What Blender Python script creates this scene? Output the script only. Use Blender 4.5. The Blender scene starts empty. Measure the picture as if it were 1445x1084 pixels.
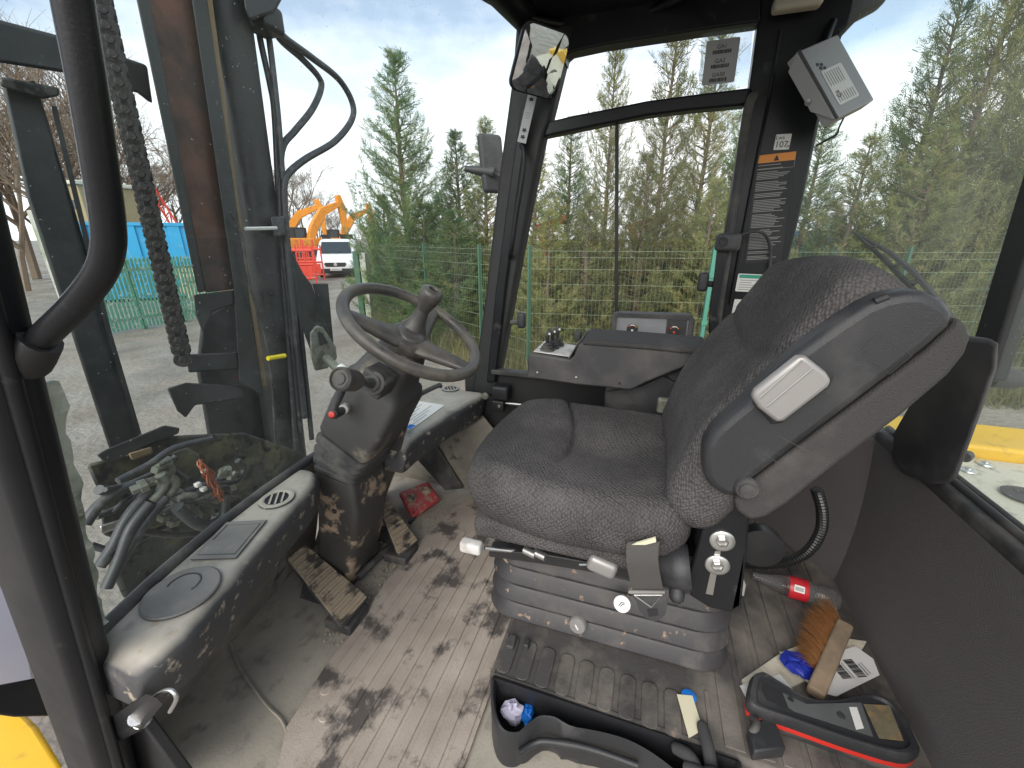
import bpy, math, random
import numpy as np
from mathutils import Vector, Matrix
random.seed(7)
sc = bpy.context.scene
COL = sc.collection
V = Vector

# ------------------------------------------------------------------ camera
FPX, HZ, YAW = 580.0, 335.0, math.radians(18.0)
PIT = math.atan((542 - HZ) / FPX)
CAM = V((0, 0, 1.08))
FW = V((math.cos(PIT) * math.cos(YAW), math.cos(PIT) * math.sin(YAW), -math.sin(PIT)))
RT = V((math.sin(YAW), -math.cos(YAW), 0))
UP = RT.cross(FW)
cam = bpy.data.cameras.new('camera')
cam.lens = FPX / 1445 * 36; cam.sensor_width = 36; cam.clip_start = 0.02; cam.clip_end = 2000
camo = bpy.data.objects.new('camera', cam); COL.objects.link(camo)
m = Matrix((RT, UP, -FW)).transposed().to_4x4(); m.translation = CAM
camo.matrix_world = m
sc.camera = camo

# ------------------------------------------------------------------ world + sun
SUN_EL, SUN_AZ = math.radians(36), math.radians(176)   # direction towards the sun, azimuth from +X counter-clockwise
w = bpy.data.worlds.new('World'); sc.world = w; w.use_nodes = True
nt = w.node_tree; nt.nodes.clear()
def N(tree, t, **k):
    n = tree.nodes.new(t)
    for a, b in k.items(): setattr(n, a, b)
    return n
out = N(nt, 'ShaderNodeOutputWorld'); bg = N(nt, 'ShaderNodeBackground')
sky = N(nt, 'ShaderNodeTexSky', sky_type='NISHITA'); sky.sun_disc = False
sky.sun_elevation = SUN_EL; sky.sun_rotation = math.pi / 2 - SUN_AZ
sky.air_density = 1.0; sky.dust_density = 1.5
skm = N(nt, 'ShaderNodeVectorMath', operation='SCALE'); skm.inputs['Scale'].default_value = 0.15
nt.links.new(sky.outputs[0], skm.inputs[0])
tc = N(nt, 'ShaderNodeTexCoord'); mp = N(nt, 'ShaderNodeMapping'); mp.inputs['Scale'].default_value = (1, 1, 2.2)
mp.inputs['Location'].default_value = (0.35, 0.1, 0.0)
nz = N(nt, 'ShaderNodeTexNoise'); nz.inputs['Scale'].default_value = 1.9; nz.inputs['Detail'].default_value = 7; nz.inputs['Roughness'].default_value = 0.55
rmp = N(nt, 'ShaderNodeValToRGB'); rmp.color_ramp.elements[0].position = 0.43; rmp.color_ramp.elements[1].position = 0.66
sep = N(nt, 'ShaderNodeSeparateXYZ'); mr = N(nt, 'ShaderNodeMapRange')
mr.inputs['From Min'].default_value = 0.0; mr.inputs['From Max'].default_value = 0.5; mr.inputs['To Min'].default_value = 0.23; mr.inputs['To Max'].default_value = 0.0
add = N(nt, 'ShaderNodeMath', operation='ADD')
mix = N(nt, 'ShaderNodeMixRGB'); mix.inputs[2].default_value = (1.12, 1.13, 1.16, 1)
L = nt.links.new
L(tc.outputs['Generated'], mp.inputs[0]); L(mp.outputs[0], nz.inputs[0]); L(tc.outputs['Generated'], sep.inputs[0])
L(sep.outputs[2], mr.inputs[0]); L(nz.outputs[0], add.inputs[0]); L(mr.outputs[0], add.inputs[1]); L(add.outputs[0], rmp.inputs[0])
rmp.color_ramp.elements[0].color = (.22, .22, .22, 1)
L(skm.outputs[0], mix.inputs[1]); L(rmp.outputs[0], mix.inputs[0]); L(mix.outputs[0], bg.inputs[0]); L(bg.outputs[0], out.inputs[0])
bg.inputs[1].default_value = 1.0
sl = bpy.data.lights.new('sun', 'SUN'); sl.energy = 2.0; sl.angle = math.radians(50); sl.color = (1.0, 0.95, 0.88)
so = bpy.data.objects.new('sun', sl); COL.objects.link(so)
so.rotation_euler = V((math.cos(SUN_EL) * math.cos(SUN_AZ), math.cos(SUN_EL) * math.sin(SUN_AZ), math.sin(SUN_EL))).to_track_quat('Z', 'Y').to_euler()
sc.view_settings.view_transform = 'Standard'; sc.view_settings.look = 'None'
sc.view_settings.exposure = 0.55; sc.view_settings.gamma = 1.0
sc.cycles.max_bounces = 8; sc.cycles.transparent_max_bounces = 24; sc.cycles.caustics_reflective = False; sc.cycles.caustics_refractive = False

# ------------------------------------------------------------------ pixel -> place helpers
def ray(x, y): return FW * FPX + RT * (x - 722.5) + UP * (542 - y)
def PX(x, y, X): d = ray(x, y); return CAM + d * ((X - CAM.x) / d.x)
def PY(x, y, Y): d = ray(x, y); return CAM + d * ((Y - CAM.y) / d.y)
def PZ(x, y, Z): d = ray(x, y); return CAM + d * ((Z - CAM.z) / d.z)
def PDEP(x, y, dep): return CAM + ray(x, y) * (dep / FPX)
GZ = -0.97
def GP(x, dep):          # ground point below pixel column x, at horizontal distance dep along the view direction
    l = (x - 722.5) / math.hypot(FPX, 542 - HZ) * dep
    return V((math.cos(YAW) * dep + math.sin(YAW) * l, math.sin(YAW) * dep - math.cos(YAW) * l, GZ))
def ZAT(y, dep): return CAM.z + (HZ - y) / math.hypot(FPX, 542 - HZ) * dep

# ------------------------------------------------------------------ materials
def mat(name, col, rough=0.6, metal=0.0, var=0.15, vscale=8, bump=0.0, bscale=120, spec=0.5,
        dirt=None, dscale=6, dthr=0.55, dsoft=0.12, drough=0.9, dirt2=None, d2scale=20, d2thr=0.62, weave=0, weave_k=900, coat=0, topdust=None, d2soft=.05):
    mt = bpy.data.materials.new(name); mt.use_nodes = True
    t = mt.node_tree; b = t.nodes['Principled BSDF']; l = t.links.new
    b.inputs['Metallic'].default_value = metal; b.inputs['Specular IOR Level'].default_value = spec
    if coat: b.inputs['Coat Weight'].default_value = coat
    co = N(t, 'ShaderNodeTexCoord').outputs['Object']
    n1 = N(t, 'ShaderNodeTexNoise'); n1.inputs['Scale'].default_value = vscale; n1.inputs['Detail'].default_value = 6; l(co, n1.inputs[0])
    mx = N(t, 'ShaderNodeMixRGB'); l(n1.outputs[0], mx.inputs[0])
    mx.inputs[1].default_value = (*[c * (1 - var) for c in col], 1); mx.inputs[2].default_value = (*[min(1, c * (1 + var)) for c in col], 1)
    c_out = mx.outputs[0]; r_out = None
    rv = N(t, 'ShaderNodeMapRange'); rv.inputs['From Min'].default_value = .3; rv.inputs['From Max'].default_value = .7
    rv.inputs['To Min'].default_value = max(0.03, rough - .08); rv.inputs['To Max'].default_value = min(1, rough + .08); l(n1.outputs[0], rv.inputs[0])
    r_out = rv.outputs[0]
    if topdust:
        ge = N(t, 'ShaderNodeNewGeometry'); sz = N(t, 'ShaderNodeSeparateXYZ'); l(ge.outputs['Normal'], sz.inputs[0])
        n4 = N(t, 'ShaderNodeTexNoise'); n4.inputs['Scale'].default_value = 9; n4.inputs['Detail'].default_value = 7; l(co, n4.inputs[0])
        ad4 = N(t, 'ShaderNodeMath', operation='MULTIPLY_ADD'); l(n4.outputs[0], ad4.inputs[0]); ad4.inputs[1].default_value = .9; l(sz.outputs[2], ad4.inputs[2])
        rp4 = N(t, 'ShaderNodeMapRange'); rp4.inputs['From Min'].default_value = .95; rp4.inputs['From Max'].default_value = 1.5; l(ad4.outputs[0], rp4.inputs[0])
        m4 = N(t, 'ShaderNodeMixRGB'); l(rp4.outputs[0], m4.inputs[0]); l(c_out, m4.inputs[1]); m4.inputs[2].default_value = (*topdust, 1); c_out = m4.outputs[0]
    for dc, ds, dt, dsoft in ((dirt, dscale, dthr, dsoft), (dirt2, d2scale, d2thr, d2soft or dsoft)):
        if dc is None: continue
        n2 = N(t, 'ShaderNodeTexNoise'); n2.inputs['Scale'].default_value = ds; n2.inputs['Detail'].default_value = 8; n2.inputs['Roughness'].default_value = .62; l(co, n2.inputs[0])
        rp = N(t, 'ShaderNodeMapRange'); rp.inputs['From Min'].default_value = dt - dsoft; rp.inputs['From Max'].default_value = dt + dsoft; l(n2.outputs[0], rp.inputs[0])
        m2 = N(t, 'ShaderNodeMixRGB'); l(rp.outputs[0], m2.inputs[0]); l(c_out, m2.inputs[1]); m2.inputs[2].default_value = (*dc, 1); c_out = m2.outputs[0]
        m3 = N(t, 'ShaderNodeMix'); l(rp.outputs[0], m3.inputs[0]); l(r_out, m3.inputs[2]); m3.inputs[3].default_value = drough; r_out = m3.outputs[0]
    hgt = None
    if weave:
        vo = N(t, 'ShaderNodeTexVoronoi'); vo.inputs['Scale'].default_value = weave_k; vo.inputs['Randomness'].default_value = .45
        mpv = N(t, 'ShaderNodeMapping'); mpv.inputs['Rotation'].default_value = (.5, .35, .6); mpv.inputs['Scale'].default_value = (1, 1.45, 1); l(co, mpv.inputs[0]); l(mpv.outputs[0], vo.inputs['Vector'])
        n9 = N(t, 'ShaderNodeTexNoise'); n9.inputs['Scale'].default_value = weave_k * 4; n9.inputs['Detail'].default_value = 2; l(co, n9.inputs[0])
        w1 = N(t, 'ShaderNodeMath', operation='MULTIPLY_ADD'); l(vo.outputs['Distance'], w1.inputs[0]); w1.inputs[1].default_value = -2.4; w1.inputs[2].default_value = .55
        w2 = N(t, 'ShaderNodeMath', operation='MULTIPLY_ADD'); l(n9.outputs[0], w2.inputs[0]); w2.inputs[1].default_value = 1.2; l(w1.outputs[0], w2.inputs[2])
        wv = w2.outputs[0]
        wm = N(t, 'ShaderNodeMapRange'); wm.inputs['From Min'].default_value = -1; wm.inputs['To Min'].default_value = 1 - weave; wm.inputs['To Max'].default_value = 1 + weave; l(wv, wm.inputs[0])
        mm = N(t, 'ShaderNodeVectorMath', operation='SCALE'); l(c_out, mm.inputs[0]); l(wm.outputs[0], mm.inputs['Scale']); c_out = mm.outputs[0]
        hgt = wv
    l(c_out, b.inputs['Base Color']); l(r_out, b.inputs['Roughness'])
    if bump or weave:
        bp = N(t, 'ShaderNodeBump'); bp.inputs['Strength'].default_value = bump or .4; bp.inputs['Distance'].default_value = .002
        if hgt is None:
            n3 = N(t, 'ShaderNodeTexNoise'); n3.inputs['Scale'].default_value = bscale; n3.inputs['Detail'].default_value = 3; l(co, n3.inputs[0]); hgt = n3.outputs[0]
        l(hgt, bp.inputs['Height']); l(bp.outputs[0], b.inputs['Normal'])
    return mt
MUD = (.30, .25, .19); DUST = (.27, .25, .22)
M = {}
M['frame'] = mat('black_paint', (.011, .0118, .014), .36, spec=.35, var=.3, bump=.12, bscale=300, dirt=(.10, .10, .095), dscale=14, dthr=.74, dsoft=.10, dirt2=(.3, .28, .24), d2scale=70, d2thr=.76)
M['frame_dusty'] = mat('black_paint_dusty', (.014, .0145, .016), .42, var=.3, bump=.12, bscale=300, dirt=(.032, .031, .030), dscale=5, dthr=.60, dsoft=.3, dirt2=(.25, .24, .22), d2scale=60, d2thr=.74)
M['plastic'] = mat('dark_grey_plastic', (.045, .045, .048), .5, var=.15, bump=.35, bscale=900, dirt=(.14, .13, .12), dscale=7, dthr=.66, dsoft=.2)
M['plastic_dark'] = mat('black_moulded_plastic', (.026, .027, .030), .40, var=.12, bump=.4, bscale=800, dirt=(.10, .095, .09), dscale=9, dthr=.72, dsoft=.2)
M['dash'] = mat('dusty_dash_plastic', (.060, .060, .062), .6, var=.2, bump=.3, bscale=700, dirt=(.14, .135, .125), dscale=12, dthr=.68, dsoft=.10, dirt2=(.36, .31, .24), d2scale=38, d2thr=.62, d2soft=.04, topdust=(.40, .375, .32))
M['dustplastic'] = mat('dusty_dark_plastic', (.055, .056, .058), .6, var=.2, bump=.3, bscale=700, dirt=(.30, .28, .24), dscale=18, dthr=.64, dsoft=.08, topdust=(.19, .185, .17))
M['column'] = mat('column_plastic', (.058, .056, .055), .55, var=.15, bump=.35, bscale=700, dirt=(.30, .26, .20), dscale=8, dthr=.66, dsoft=.07)
M['column_muddy'] = mat('column_plastic_muddy', (.055, .052, .048), .55, var=.2, bump=.4, bscale=500, dirt=(.36, .27, .19), dscale=13, dthr=.585, dsoft=.03)
M['rubber'] = mat('black_rubber', (.035, .035, .036), .6, var=.2, bump=.2, bscale=400, dirt=(.16, .15, .135), dscale=10, dthr=.62, dsoft=.18)
M['bellows'] = mat('bellows_rubber', (.042, .041, .043), .5, var=.15, bump=.15, bscale=300, dirt=(.12, .11, .10), dscale=9, dthr=.64, dsoft=.14, dirt2=(.34, .24, .17), d2scale=24, d2thr=.645, d2soft=.03)
M['wheelrim'] = mat('steering_wheel_rubber', (.068, .064, .060), .34, var=.15, bump=.2, bscale=600, dirt=(.17, .15, .12), dscale=14, dthr=.6, dsoft=.15, drough=.55)
M['fabric'] = mat('woven_seat_fabric', (.070, .067, .067), .95, var=.22, vscale=5, weave=.42, weave_k=150, bump=.8, dirt=(.125, .118, .116), dscale=5, dthr=.58, dsoft=.16, spec=.15)
M['fabric_rough'] = mat('rough_seat_vinyl', (.052, .050, .049), .8, var=.2, bump=.8, bscale=420, dirt=(.11, .105, .098), dscale=8, dthr=.66, dsoft=.16, spec=.3)
M['floor'] = mat('dirty_steel_floor', (.27, .25, .21), .8, var=.3, vscale=6, bump=.4, bscale=160, dirt=(.38, .35, .29), dscale=6, dthr=.5, dsoft=.2, dirt2=(.15, .135, .115), d2scale=14, d2thr=.64, d2soft=.1)
M['mat'] = mat('muddy_floor_mat', (.30, .255, .215), .8, var=.22, vscale=9, bump=.5, bscale=220, dirt=(.40, .35, .30), dscale=7, dthr=.5, dsoft=.16, dirt2=(.085, .075, .068), d2scale=10, d2thr=.57, d2soft=.05)
M['mat_dark'] = mat('dark_rubber_mat', (.062, .059, .056), .7, var=.25, bump=.4, bscale=200, dirt=(.21, .185, .16), dscale=7, dthr=.56, dsoft=.14, dirt2=(.33, .25, .2), d2scale=22, d2thr=.71)
M['panel'] = mat('grained_grey_panel', (.165, .150, .148), .62, var=.12, bump=.9, bscale=260, dirt=(.19, .18, .178), dscale=3, dthr=.52, dsoft=.2, weave=.07, weave_k=620)
M['bulk'] = mat('dusty_bulkhead', (.16, .15, .125), .75, var=.25, bump=.3, bscale=120, dirt=(.30, .275, .225), dscale=7, dthr=.56, dsoft=.16, dirt2=(.05, .048, .045), d2scale=9, d2thr=.64)
M['steel'] = mat('bright_steel', (.55, .55, .54), .32, 1.0, var=.15, bump=.1, bscale=200, dirt=(.2, .18, .15), dscale=20, dthr=.66)
M['zinc'] = mat('zinc_plate', (.62, .62, .6), .38, .9, var=.12)
M['silver'] = mat('silver_plastic', (.33, .32, .31), .40, .4, var=.08, bump=.12, bscale=700)
M['whiteplastic'] = mat('white_lever_plastic', (.58, .57, .55), .5, var=.1, dirt=(.35, .32, .28), dscale=25, dthr=.62)
M['red'] = mat('red_pedal_paint', (.38, .055, .055), .5, var=.2, dirt=(.34, .28, .22), dscale=22, dthr=.56, dsoft=.06)
M['redplastic'] = mat('red_plastic', (.55, .03, .02), .4, var=.05)
M['web'] = mat('belt_webbing', (.085, .080, .076), .85, var=.15, weave=.2, weave_k=500, bump=.4, spec=.2)
M['grey_box'] = mat('grey_box_paint', (.34, .34, .34), .5, var=.06, bump=.1, bscale=300)
M['paper'] = mat('white_paper', (.74, .74, .73), .8, var=.06, dirt=(.5, .46, .4), dscale=9, dthr=.66)
M['label'] = mat('label_white', (.72, .71, .68), .5, var=.05)
M['labelgrey'] = mat('label_grey', (.42, .42, .42), .6, var=.06)
M['ink'] = mat('black_ink', (.02, .02, .022), .6, var=.05)
M['greyink'] = mat('grey_ink', (.30, .30, .29), .6, var=.05)
M['orange_label'] = mat('orange_label', (.72, .26, .04), .5, var=.05)
M['green_label'] = mat('green_label', (.03, .32, .22), .5, var=.05)
M['blue'] = mat('bright_blue_paper', (.01, .19, .68), .6, var=.15)
M['mauve'] = mat('crumpled_tissue', (.55, .53, .66), .85, var=.25, vscale=60)
M['glove'] = mat('black_glove', (.045, .045, .047), .9, var=.15, bump=.7, bscale=700)
M['tagpaper'] = mat('cream_tag', (.66, .62, .45), .7, var=.08)
M['bristle'] = mat('brown_bristle', (.55, .27, .10), .8, var=.35, vscale=90)
M['wood'] = mat('weathered_wood', (.27, .20, .135), .8, var=.35, vscale=30, bump=.4, bscale=90, dirt=(.14, .11, .08), dscale=12, dthr=.6)
M['board'] = mat('pale_board', (.62, .58, .47), .8, var=.15, dirt=(.3, .27, .2), dscale=14, dthr=.64)
M['mast'] = mat('mast_steel', (.028, .032, .032), .42, .2, var=.4, bump=.25, bscale=60, dirt=(.075, .08, .077), dscale=4, dthr=.57, dsoft=.14, dirt2=(.34, .33, .3), d2scale=60, d2thr=.72)
M['rust'] = mat('rusty_slide', (.14, .065, .042), .5, .2, var=.35, vscale=4, bump=.3, bscale=80, dirt=(.06, .055, .05), dscale=5, dthr=.55, dirt2=(.3, .28, .25), d2scale=80, d2thr=.72)
M['grease'] = mat('dry_grease', (.21, .155, .085), .7, var=.4, vscale=20, bump=.6, bscale=50)
M['chain'] = mat('greasy_chain', (.016, .015, .014), .5, .2, var=.5, vscale=60, bump=1.0, bscale=110, dirt=(.055, .05, .045), dscale=30, dthr=.62)
M['hose'] = mat('hydraulic_hose', (.045, .048, .052), .42, var=.25, bump=.2, bscale=200, dirt=(.16, .16, .15), dscale=20, dthr=.64)
M['fitting'] = mat('dirty_fitting', (.22, .24, .20), .5, .4, var=.3, dirt=(.12, .11, .08), dscale=25, dthr=.56)
M['greasy'] = mat('greasy_block', (.045, .048, .042), .45, .1, var=.5, bump=.9, bscale=45, dirt=(.16, .15, .085), dscale=7, dthr=.57, dsoft=.10, dirt2=(.012, .012, .012), d2scale=16, d2thr=.56)
M['hood'] = mat('aluminium_engine_cover', (.60, .56, .45), .6, .05, var=.12, vscale=10, bump=.1, bscale=80, dirt=(.28, .26, .21), dscale=22, dthr=.62, dsoft=.1)
M['yellow'] = mat('yellow_paint', (.80, .47, .02), .4, var=.1, dirt=(.35, .22, .05), dscale=18, dthr=.68, coat=.2)
M['blueshade'] = mat('pale_blue_panel', (.55, .57, .70), .4, var=.06)
M['orange'] = mat('orange_machine_paint', (.85, .30, .02), .45, var=.12, dirt=(.3, .14, .04), dscale=3, dthr=.66)
M['redmesh'] = mat('red_barrier', (.72, .06, .03), .55, var=.15)
M['bluebox'] = mat('blue_container_paint', (.03, .34, .62), .5, var=.12, vscale=2, dirt=(.3, .4, .45), dscale=3, dthr=.7)
M['palisade'] = mat('green_palisade', (.10, .30, .20), .6, var=.4, dirt=(.45, .52, .45), dscale=14, dthr=.60, dsoft=.05)
M['fencegreen'] = mat('fence_green', (.05, .12, .075), .5, var=.2)
M['teal'] = mat('teal_post', (.07, .25, .19), .5, var=.2)
M['wire'] = mat('galvanised_wire', (.24, .30, .21), .5, .2, var=.2)
M['vanwhite'] = mat('white_car_paint', (.78, .79, .80), .25, var=.03, coat=.5)
M['glassdark'] = mat('dark_vehicle_glass', (.03, .04, .05), .08, var=.1)
M['tyre'] = mat('tyre_rubber', (.03, .03, .03), .8, var=.2)
M['concrete'] = mat('pale_concrete', (.45, .45, .40), .85, var=.25, bump=.3, bscale=20, dirt=(.2, .26, .14), dscale=3, dthr=.58)
M['rubble'] = mat('sawn_timber_pile', (.55, .46, .32), .85, var=.35, vscale=3)
M['brown'] = mat('brown_cabin', (.33, .26, .14), .7, var=.2)
M['sealant'] = mat('dirty_sealant', (.42, .46, .40), .7, var=.35, vscale=25, bump=.7, bscale=50, dirt=(.12, .14, .10), dscale=16, dthr=.56, dirt2=(.75, .76, .72), d2scale=22, d2thr=.62)
M['bark'] = mat('bark', (.16, .12, .09), .9, var=.3, vscale=20)
M['twig'] = mat('bare_twig', (.21, .155, .11), .9, var=.3)
M['tan'] = mat('cream_lamp', (.50, .46, .38), .5, var=.06)

def mirror_mat():
    mt = bpy.data.materials.new('mirror_glass'); mt.use_nodes = True
    b = mt.node_tree.nodes['Principled BSDF']; b.inputs['Metallic'].default_value = 1; b.inputs['Roughness'].default_value = .03; b.inputs['Base Color'].default_value = (.75, .77, .78, 1)
    return mt
M['mirror'] = mirror_mat()
M['hoseblack'] = mat('black_conduit', (.012, .012, .013), .4, var=.1)
def glass(name, tint, film, amt, scale=5, gloss=.05):
    """thin pane: mostly transparent, fresnel reflection, patchy dust film"""
    mt = bpy.data.materials.new(name); mt.use_nodes = True
    t = mt.node_tree; t.nodes.clear(); l = t.links.new
    o = N(t, 'ShaderNodeOutputMaterial'); tr = N(t, 'ShaderNodeBsdfTransparent'); tr.inputs[0].default_value = (*tint, 1)
    gl = N(t, 'ShaderNodeBsdfGlossy'); gl.inputs['Roughness'].default_value = .02
    fr = N(t, 'ShaderNodeFresnel'); fr.inputs[0].default_value = 1.28
    m1 = N(t, 'ShaderNodeMixShader'); l(fr.outputs[0], m1.inputs[0]); l(tr.outputs[0], m1.inputs[1]); l(gl.outputs[0], m1.inputs[2])
    df = N(t, 'ShaderNodeBsdfDiffuse'); df.inputs[0].default_value = (*film, 1)
    tl = N(t, 'ShaderNodeBsdfTranslucent'); tl.inputs[0].default_value = (*film, 1)
    ds = N(t, 'ShaderNodeMixShader'); l(df.outputs[0], ds.inputs[1]); l(tl.outputs[0], ds.inputs[2]); ds.inputs[0].default_value = .5
    co = N(t, 'ShaderNodeTexCoord').outputs['Object']
    n1 = N(t, 'ShaderNodeTexNoise'); n1.inputs['Scale'].default_value = scale; n1.inputs['Detail'].default_value = 7; l(co, n1.inputs[0])
    n2 = N(t, 'ShaderNodeTexNoise'); n2.inputs['Scale'].default_value = 210; n2.inputs['Detail'].default_value = 1; l(co, n2.inputs[0])
    r1 = N(t, 'ShaderNodeMapRange'); r1.inputs['From Min'].default_value = .3; r1.inputs['From Max'].default_value = .75; r1.inputs['To Min'].default_value = amt * .35; r1.inputs['To Max'].default_value = amt * 1.7; l(n1.outputs[0], r1.inputs[0])
    r2 = N(t, 'ShaderNodeMapRange'); r2.inputs['From Min'].default_value = .735; r2.inputs['From Max'].default_value = .79; r2.inputs['To Max'].default_value = .45; l(n2.outputs[0], r2.inputs[0])
    ad = N(t, 'ShaderNodeMath', operation='ADD'); l(r1.outputs[0], ad.inputs[0]); l(r2.outputs[0], ad.inputs[1])
    m2 = N(t, 'ShaderNodeMixShader'); l(ad.outputs[0], m2.inputs[0]); l(m1.outputs[0], m2.inputs[1]); l(ds.outputs[0], m2.inputs[2]); l(m2.outputs[0], o.inputs[0])
    return mt
M['windscreen'] = glass('dusty_windscreen', (.86, .925, .91), (.50, .53, .52), .026)
M['sideglass'] = glass('clean_side_glass', (.95, .97, .96), (.55, .57, .56), .018)
M['rearglass'] = glass('smeared_rear_glass', (.86, .94, .90), (.62, .66, .62), .15, 3)
M['film'] = glass('clear_film', (.93, .96, .97), (.7, .72, .73), .10, 6)
M['bottle'] = glass('clear_bottle', (.90, .91, .91), (.6, .6, .6), .16, 20)
def leafmat(name, c1, c2, c3):
    mt = bpy.data.materials.new(name); mt.use_nodes = True
    t = mt.node_tree; b = t.nodes['Principled BSDF']; l = t.links.new
    co = N(t, 'ShaderNodeTexCoord').outputs['Object']; oi = N(t, 'ShaderNodeObjectInfo')
    n1 = N(t, 'ShaderNodeTexNoise'); n1.inputs['Scale'].default_value = 2.2; n1.inputs['Detail'].default_value = 5; l(co, n1.inputs[0])
    rp = N(t, 'ShaderNodeValToRGB'); e = rp.color_ramp.elements; e[0].position = .32; e[0].color = (*c1, 1); e[1].position = .52; e[1].color = (*c2, 1)
    q = rp.color_ramp.elements.new(.70); q.color = (*c3, 1); l(n1.outputs[0], rp.inputs[0])
    hv = N(t, 'ShaderNodeHueSaturation'); l(rp.outputs[0], hv.inputs['Color'])
    mr = N(t, 'ShaderNodeMapRange'); mr.inputs['To Min'].default_value = .75; mr.inputs['To Max'].default_value = 1.3; l(oi.outputs['Random'], mr.inputs[0]); l(mr.outputs[0], hv.inputs['Value'])
    l(hv.outputs[0], b.inputs['Base Color']); b.inputs['Roughness'].default_value = .7; b.inputs['Specular IOR Level'].default_value = .2
    tl = N(t, 'ShaderNodeBsdfTranslucent'); l(hv.outputs[0], tl.inputs[0])
    ms = N(t, 'ShaderNodeMixShader'); ms.inputs[0].default_value = .42; l(b.outputs[0], ms.inputs[1]); l(tl.outputs[0], ms.inputs[2]); l(ms.outputs[0], t.nodes['Material Output'].inputs[0])
    return mt
M['leaf'] = leafmat('conifer_foliage', (.10, .18, .10), (.17, .24, .10), (.31, .31, .13))
M['leaf2'] = leafmat('olive_conifer_foliage', (.16, .20, .08), (.26, .275, .11), (.39, .34, .16))
M['weed'] = leafmat('dry_weeds', (.16, .17, .08), (.26, .25, .13), (.36, .33, .2))
def groundmat():
    mt = mat('wet_mud_ground', (.19, .165, .135), .75, var=.4, vscale=1.6, bump=.9, bscale=13, dirt=(.27, .245, .21), dscale=.9, dthr=.5, dsoft=.12)
    t = mt.node_tree; b = t.nodes['Principled BSDF']; l = t.links.new
    co = N(t, 'ShaderNodeTexCoord').outputs['Object']
    n = N(t, 'ShaderNodeTexNoise'); n.inputs['Scale'].default_value = .8; n.inputs['Detail'].default_value = 5; l(co, n.inputs[0])
    r = N(t, 'ShaderNodeMapRange'); r.inputs['From Min'].default_value = .47; r.inputs['From Max'].default_value = .54; r.inputs['To Min'].default_value = .45; r.inputs['To Max'].default_value = .95; l(n.outputs[0], r.inputs[0]); l(r.outputs[0], b.inputs['Roughness'])
    bp = [q for q in t.nodes if q.type == 'BUMP'][0]; bp.inputs['Distance'].default_value = .035
    return mt
M['ground'] = groundmat()

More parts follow.
